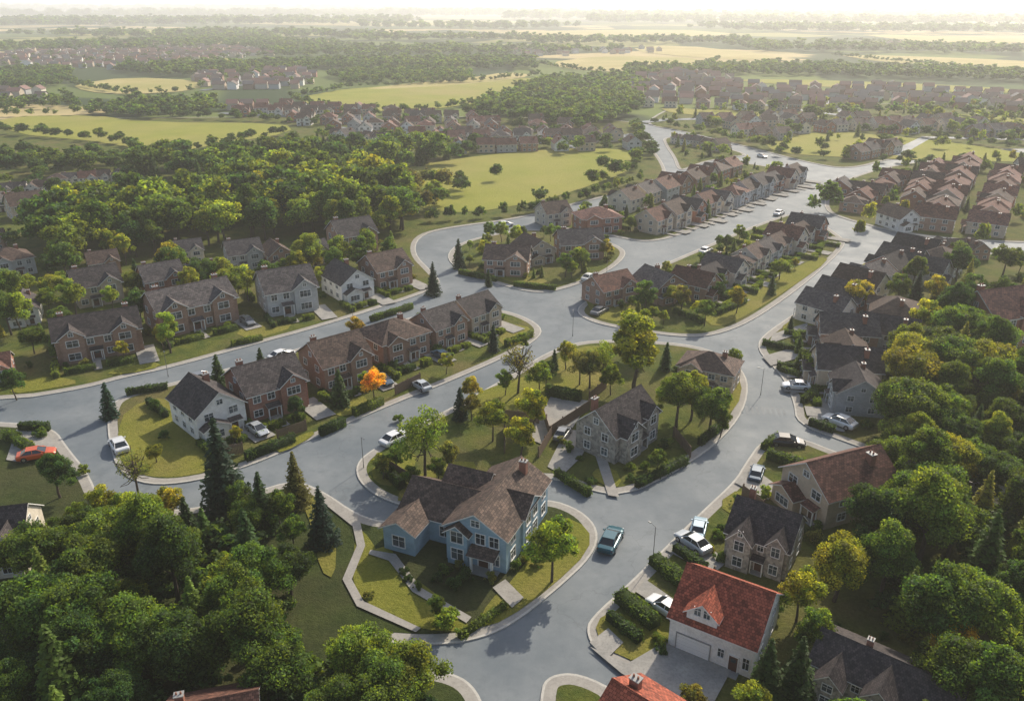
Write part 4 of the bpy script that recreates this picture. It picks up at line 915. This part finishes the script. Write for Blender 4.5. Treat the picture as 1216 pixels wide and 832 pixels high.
for p,q,w,h in (((735,712),(778,748),1.3,1.0),((722,735),(760,765),.8,.8),((775,668),(812,698),1.2,.9),((800,655),(838,680),.7,.8),((910,545),(960,560),.9,1.1),((905,535),(925,522),.7,.8),
   ((24,512),(60,512),.8,1.0),((8,520),(40,540),.8,1),((478,582),(450,555),.9,1.0),((510,590),(545,578),.9,1.1),((292,548),(350,525),.8,1),((380,518),(410,505),.8,1),((420,495),(455,480),.8,1),
   ((545,760),(600,722),.6,.5),((648,470),(690,478),1,1.4),((600,412),(632,400),.8,.9),((755,580),(815,550),.7,.8),((700,590),(660,565),.7,.8),((830,530),(858,508),.7,.9),
   ((150,470),(200,462),.7,.8),((215,468),(235,500),.8,1.1),((440,382),(490,366),.7,.8),((275,412),(312,404),.7,.8),((800,372),(835,385),.8,.9),((850,375),(885,360),.8,.9),((545,325),(590,335),.7,.8),((610,340),(660,345),.7,.8),((695,352),(735,335),.8,.9),
   ((905,410),(945,418),.7,.8),((925,440),(950,450),.7,.8),((952,480),(965,470),.7,.8),((960,505),(990,515),.7,.9)): hedge(p,q,w,h,R0.choice(['mid','dark','bright','mid']))
HM=[hedgemesh(5,.75,.85,i) for i in (1,2)]
for (x,y,yw,s) in HSEG:
    if any(inside(x,y,p) for p in INS) and not clash(x,y,-1.0):
        o=addobj('hedge',R0.choice(HM),None,(x,y,.15),yw,(s,R0.uniform(.85,1.1),R0.uniform(.75,1.15)),label='low green hedge between two front gardens',category='hedge',group='garden hedges'); o.color=(*PAL[R0.choice(['mid','dark','bright','mid'])],1)
def fence(p,q,h=1.4):
    a=Vector(G(*p)); b=Vector(G(*q)); L=(b-a).length; yaw=math.atan2(b.y-a.y,b.x-a.x); m=(a+b)/2
    root=addobj('fence',None,None,(m.x,m.y,.14),yaw,label='brown timber board garden fence',category='fence')
    mb=MB(); n=int(L/.16)
    for i in range(n):
        x=-L/2+L*(i+.5)/n; mb.box(x-.07,x+.07,-.015,.015,.05,h+R0.uniform(-.02,.02),'timber')
    for z in (.35,h-.3): mb.box(-L/2,L/2,.018,.06,z-.04,z+.04,'timber')
    addobj('panel',mb.mesh('panel'),root)
    k=max(2,int(L/2.2)+1); pm=MB(); pm.box(-.05,.05,.062,.16,-.1,h+.1,'timber'); pme=pm.mesh('post')
    for i in range(k): addobj('post',pme,root,(-L/2+.06+(L-.12)*i/(k-1),0,0))
for p,q in (((652,520),(700,488)),((640,545),(655,520)),((590,498),(640,505)),((600,540),(600,510)),((462,560),(490,578)),((820,545),(800,520)),((700,478),(720,462)),((640,480),(652,520)),((255,545),(290,540)),((330,525),(365,512)),((470,470),(500,455)),((880,590),(905,610)),((845,690),(870,706)),((850,470),(835,500))): fence(p,q)
# ------------------------------------------------------------------ cars
def carmeshes():
    st=[(-2.2,.45,.74,.76),(-2.12,.30,.86,.82),(-1.7,.22,.92,.87),(-.9,.20,.92,.90),(.6,.20,.90,.90),(1.4,.22,.82,.88),(2.0,.28,.68,.82),(2.2,.38,.56,.70)]
    b=MB(); rings=[]
    for (x,z0,z1,w) in st:
        rings.append([(x,-w+.06,z0),(x,-w,z0+.14),(x,-w,z1-.2),(x,-w+.08,z1-.04),(x,-w+.22,z1),(x,w-.22,z1),(x,w-.08,z1-.04),(x,w,z1-.2),(x,w,z0+.14),(x,w-.06,z0)])
    for r,q in zip(rings[:-1],rings[1:]):
        for i in range(10): j=(i+1)%10; b.face([r[i],r[j],q[j],q[i]],'car_paint')
    b.face(rings[0][::-1],'car_paint'); b.face(rings[-1],'car_paint')
    g=MB(); zl,zh=.87,1.30
    L=[(-1.75,-.76,zl),(1.1,-.76,zl),(1.1,.76,zl),(-1.75,.76,zl)]; H=[(-1.0,-.58,zh),(.2,-.58,zh),(.2,.58,zh),(-1.0,.58,zh)]
    for i in range(4): j=(i+1)%4; g.face([L[i],L[j],H[j],H[i]],'car_glass')
    r=MB(); r.box(-1.04,.24,-.60,.60,zh,zh+.05,'car_paint')
    for i in range(4): r.cyl(Vector(L[i]),Vector(H[i]),.05,.045,5,'car_paint')
    for s in(-1,1): r.cyl((-.35,s*.775,zl),(-.35,s*.595,zh),.045,.045,5,'car_paint')
    w=MB(); w.cyl((0,-.1,0),(0,.1,0),.33,.33,18,'tyre'); rm=MB(); rm.cyl((0,-.11,0),(0,.11,0),.2,.2,10,'rim')
    hl=MB(); hl.box(-.06,.06,-.17,.17,-.06,.06,'headlight_glass'); tl=MB(); tl.box(-.05,.05,-.18,.18,-.07,.07,'tail_light_glass')
    mi=MB(); mi.box(-.08,.08,-.1,.1,-.06,.06,'car_paint')
    return dict(body=b.mesh('body'),cabin_glass=g.mesh('cabin_glass'),roof_panel=r.mesh('roof_panel'),wheel=w.mesh('wheel'),rim=rm.mesh('rim'),headlight=hl.mesh('headlight'),tail_light=tl.mesh('tail_light'),wing_mirror=mi.mesh('wing_mirror'))
CM=carmeshes()
CC={'white':(.75,.75,.74),'silver':(.45,.48,.5),'dark blue':(.03,.07,.12),'black':(.02,.02,.022),'orange':(.62,.10,.02),'red':(.4,.03,.02),'teal':(.01,.085,.12),'grey':(.18,.19,.2),'light blue':(.30,.42,.5)}
def car(x,y,yaw,cn,where='parked on the road',z=.012,s=1.0):
    root=addobj('car',None,None,(x,y,z),yaw,(s,s,s),label=f'{cn} hatchback car {where}',category='car',group='parked cars')
    c=(*CC[cn],1)
    for nm,loc in (('body',(0,0,0)),('cabin_glass',(0,0,0)),('roof_panel',(0,0,0)),('headlight',(2.13,.55,.5)),('headlight',(2.13,-.55,.5)),('tail_light',(-2.14,.55,.68)),('tail_light',(-2.14,-.55,.68)),('wing_mirror',(.75,.93,.92)),('wing_mirror',(.75,-.93,.92))):
        o=bpy.data.objects.new(nm,CM[nm]); COL.objects.link(o); o.parent=root; o.location=loc; o.color=c
    for wx in (-1.35,1.35):
        for wy in (-.82,.82):
            o=bpy.data.objects.new('wheel',CM['wheel']); COL.objects.link(o); o.parent=root; o.location=(wx,wy,.33)
            q=bpy.data.objects.new('rim',CM['rim']); COL.objects.link(q); q.parent=o
def carp(u,v,u2,v2,cn,where='parked on the road',z=.012,s=.92):
    a=G(u,v); b=G(u2,v2); car(a[0],a[1],math.atan2(b[1]-a[1],b[0]-a[0]),cn,where,z,s)
carp(725,645,735,625,'teal','driving on the road',s=.95); carp(142,532,135,520,'white','stopped on the road'); carp(45,545,73,540,'orange','on a forecourt',.26,.88)
carp(470,524,490,514,'white','at the kerb'); carp(822,650,800,635,'silver','on a driveway',.27,.85); carp(829,633,832,620,'light blue','at the kerb',.27,.8); carp(996,506,975,498,'white','on a driveway',.27)
carp(934,528,955,530,'black','at the kerb'); carp(898,565,902,552,'dark blue','at the kerb',s=.8); carp(790,728,775,718,'white','on a driveway',.27,.8); carp(500,462,490,456,'silver','on a driveway',.2,.8)
carp(838,300,850,294,'white','driving on the road'); carp(712,372,722,366,'grey'); carp(668,520,676,508,'grey','on a driveway',.27,.8)
for u,v,u2,v2,c in ((700,332,712,326,'white'),(925,255,935,250,'white'),(975,262,985,268,'dark blue'),(240,452,252,449,'grey'),(335,425,347,421,'white'),(905,187,918,190,'white'),(600,269,612,267,'white'),(1080,286,1095,288,'white')): carp(u,v,u2,v2,c)
k=0
for (pp,yaw,d) in sorted(DRV,key=lambda q:q[2]):
    if R0.random()<.3 and k<6: k+=1; car(pp[0],pp[1],yaw+R0.choice((0,math.pi)),R0.choice(['white','silver','black','grey','white','dark blue']),'on a driveway',.32,.8)
# ------------------------------------------------------------------ lamps
pm=MB(); pm.cyl((0,0,0),(0,0,.4),.06,.05,8,'metal_pole'); pm.cyl((0,0,.4),(0,0,3.8),.038,.028,8,'metal_pole'); pm.cyl((0,0,3.77),(.6,0,3.92),.022,.02,6,'metal_pole'); pme=pm.mesh('pole')
hm=MB(); hm.box(.52,.85,-.07,.07,3.89,3.95,'metal_pole'); hm.box(.58,.82,-.05,.05,3.86,3.89,'lamp_glass'); hme=hm.mesh('lamp_head')
for u,v,a in ((775,668,130),(432,556,-60),(200,448,-60),(420,388,-50),(680,400,90),(903,470,180),(720,334,-40)):
    x,y=G(u,v); root=addobj('street_lamp',None,None,(x,y,.1),math.radians(a),label='slim grey street lamp at the kerb',category='street lamp',group='street lamps along the roads')
    addobj('pole',pme,root); addobj('lamp_head',hme,root)
# ------------------------------------------------------------------ atmosphere
bpy.ops.mesh.primitive_cube_add(size=1,location=(0,9000,85)); o=bpy.context.object; o.name='sky_haze'; o.scale=(24000,22000,230); o['kind']='structure'
m=bpy.data.materials.new('glowing_haze'); m.use_nodes=True; nt=m.node_tree; nt.nodes.clear(); out=nt.nodes.new('ShaderNodeOutputMaterial')
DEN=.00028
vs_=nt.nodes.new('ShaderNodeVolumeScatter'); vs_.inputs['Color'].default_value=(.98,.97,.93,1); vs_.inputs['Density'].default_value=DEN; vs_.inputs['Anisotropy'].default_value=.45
em=nt.nodes.new('ShaderNodeEmission'); em.inputs[0].default_value=(1,.95,.82,1); em.inputs[1].default_value=DEN*.42  # warm glow added to the haze volume, stands in for multiple scattering
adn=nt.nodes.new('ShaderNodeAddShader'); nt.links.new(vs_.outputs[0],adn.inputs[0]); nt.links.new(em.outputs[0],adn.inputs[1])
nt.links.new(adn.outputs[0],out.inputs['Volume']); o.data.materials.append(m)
# ------------------------------------------------------------------ light
AZ,EL=math.radians(32),math.radians(36)
S=Vector((math.sin(AZ)*math.cos(EL),math.cos(AZ)*math.cos(EL),math.sin(EL)))
L=bpy.data.lights.new('sun','SUN'); L.energy=5; L.angle=math.radians(.8); L.color=(1,.90,.74)
lo=bpy.data.objects.new('sun',L); COL.objects.link(lo); lo.rotation_euler=S.to_track_quat('Z','Y').to_euler()
wd=bpy.data.worlds.new('World'); scene.world=wd; wd.use_nodes=True; nt=wd.node_tree
bg=nt.nodes['Background']; sk=nt.nodes.new('ShaderNodeTexSky'); sk.sky_type='NISHITA'; sk.sun_disc=False; sk.sun_elevation=EL; sk.sun_rotation=AZ; sk.dust_density=2.5
nt.links.new(sk.outputs[0],bg.inputs[0]); bg.inputs[1].default_value=.15
scene.view_settings.view_transform='Standard'; scene.view_settings.look='None'; scene.view_settings.exposure=0
cd=bpy.data.cameras.new('camera'); cd.sensor_width=36; cd.sensor_fit='HORIZONTAL'; cd.lens=36*F/1216; cd.clip_end=40000; cd.clip_start=.5
co=bpy.data.objects.new('camera',cd); COL.objects.link(co); co.location=(0,0,CAMH); co.rotation_euler=(math.pi/2-PITCH,0,0); scene.camera=co
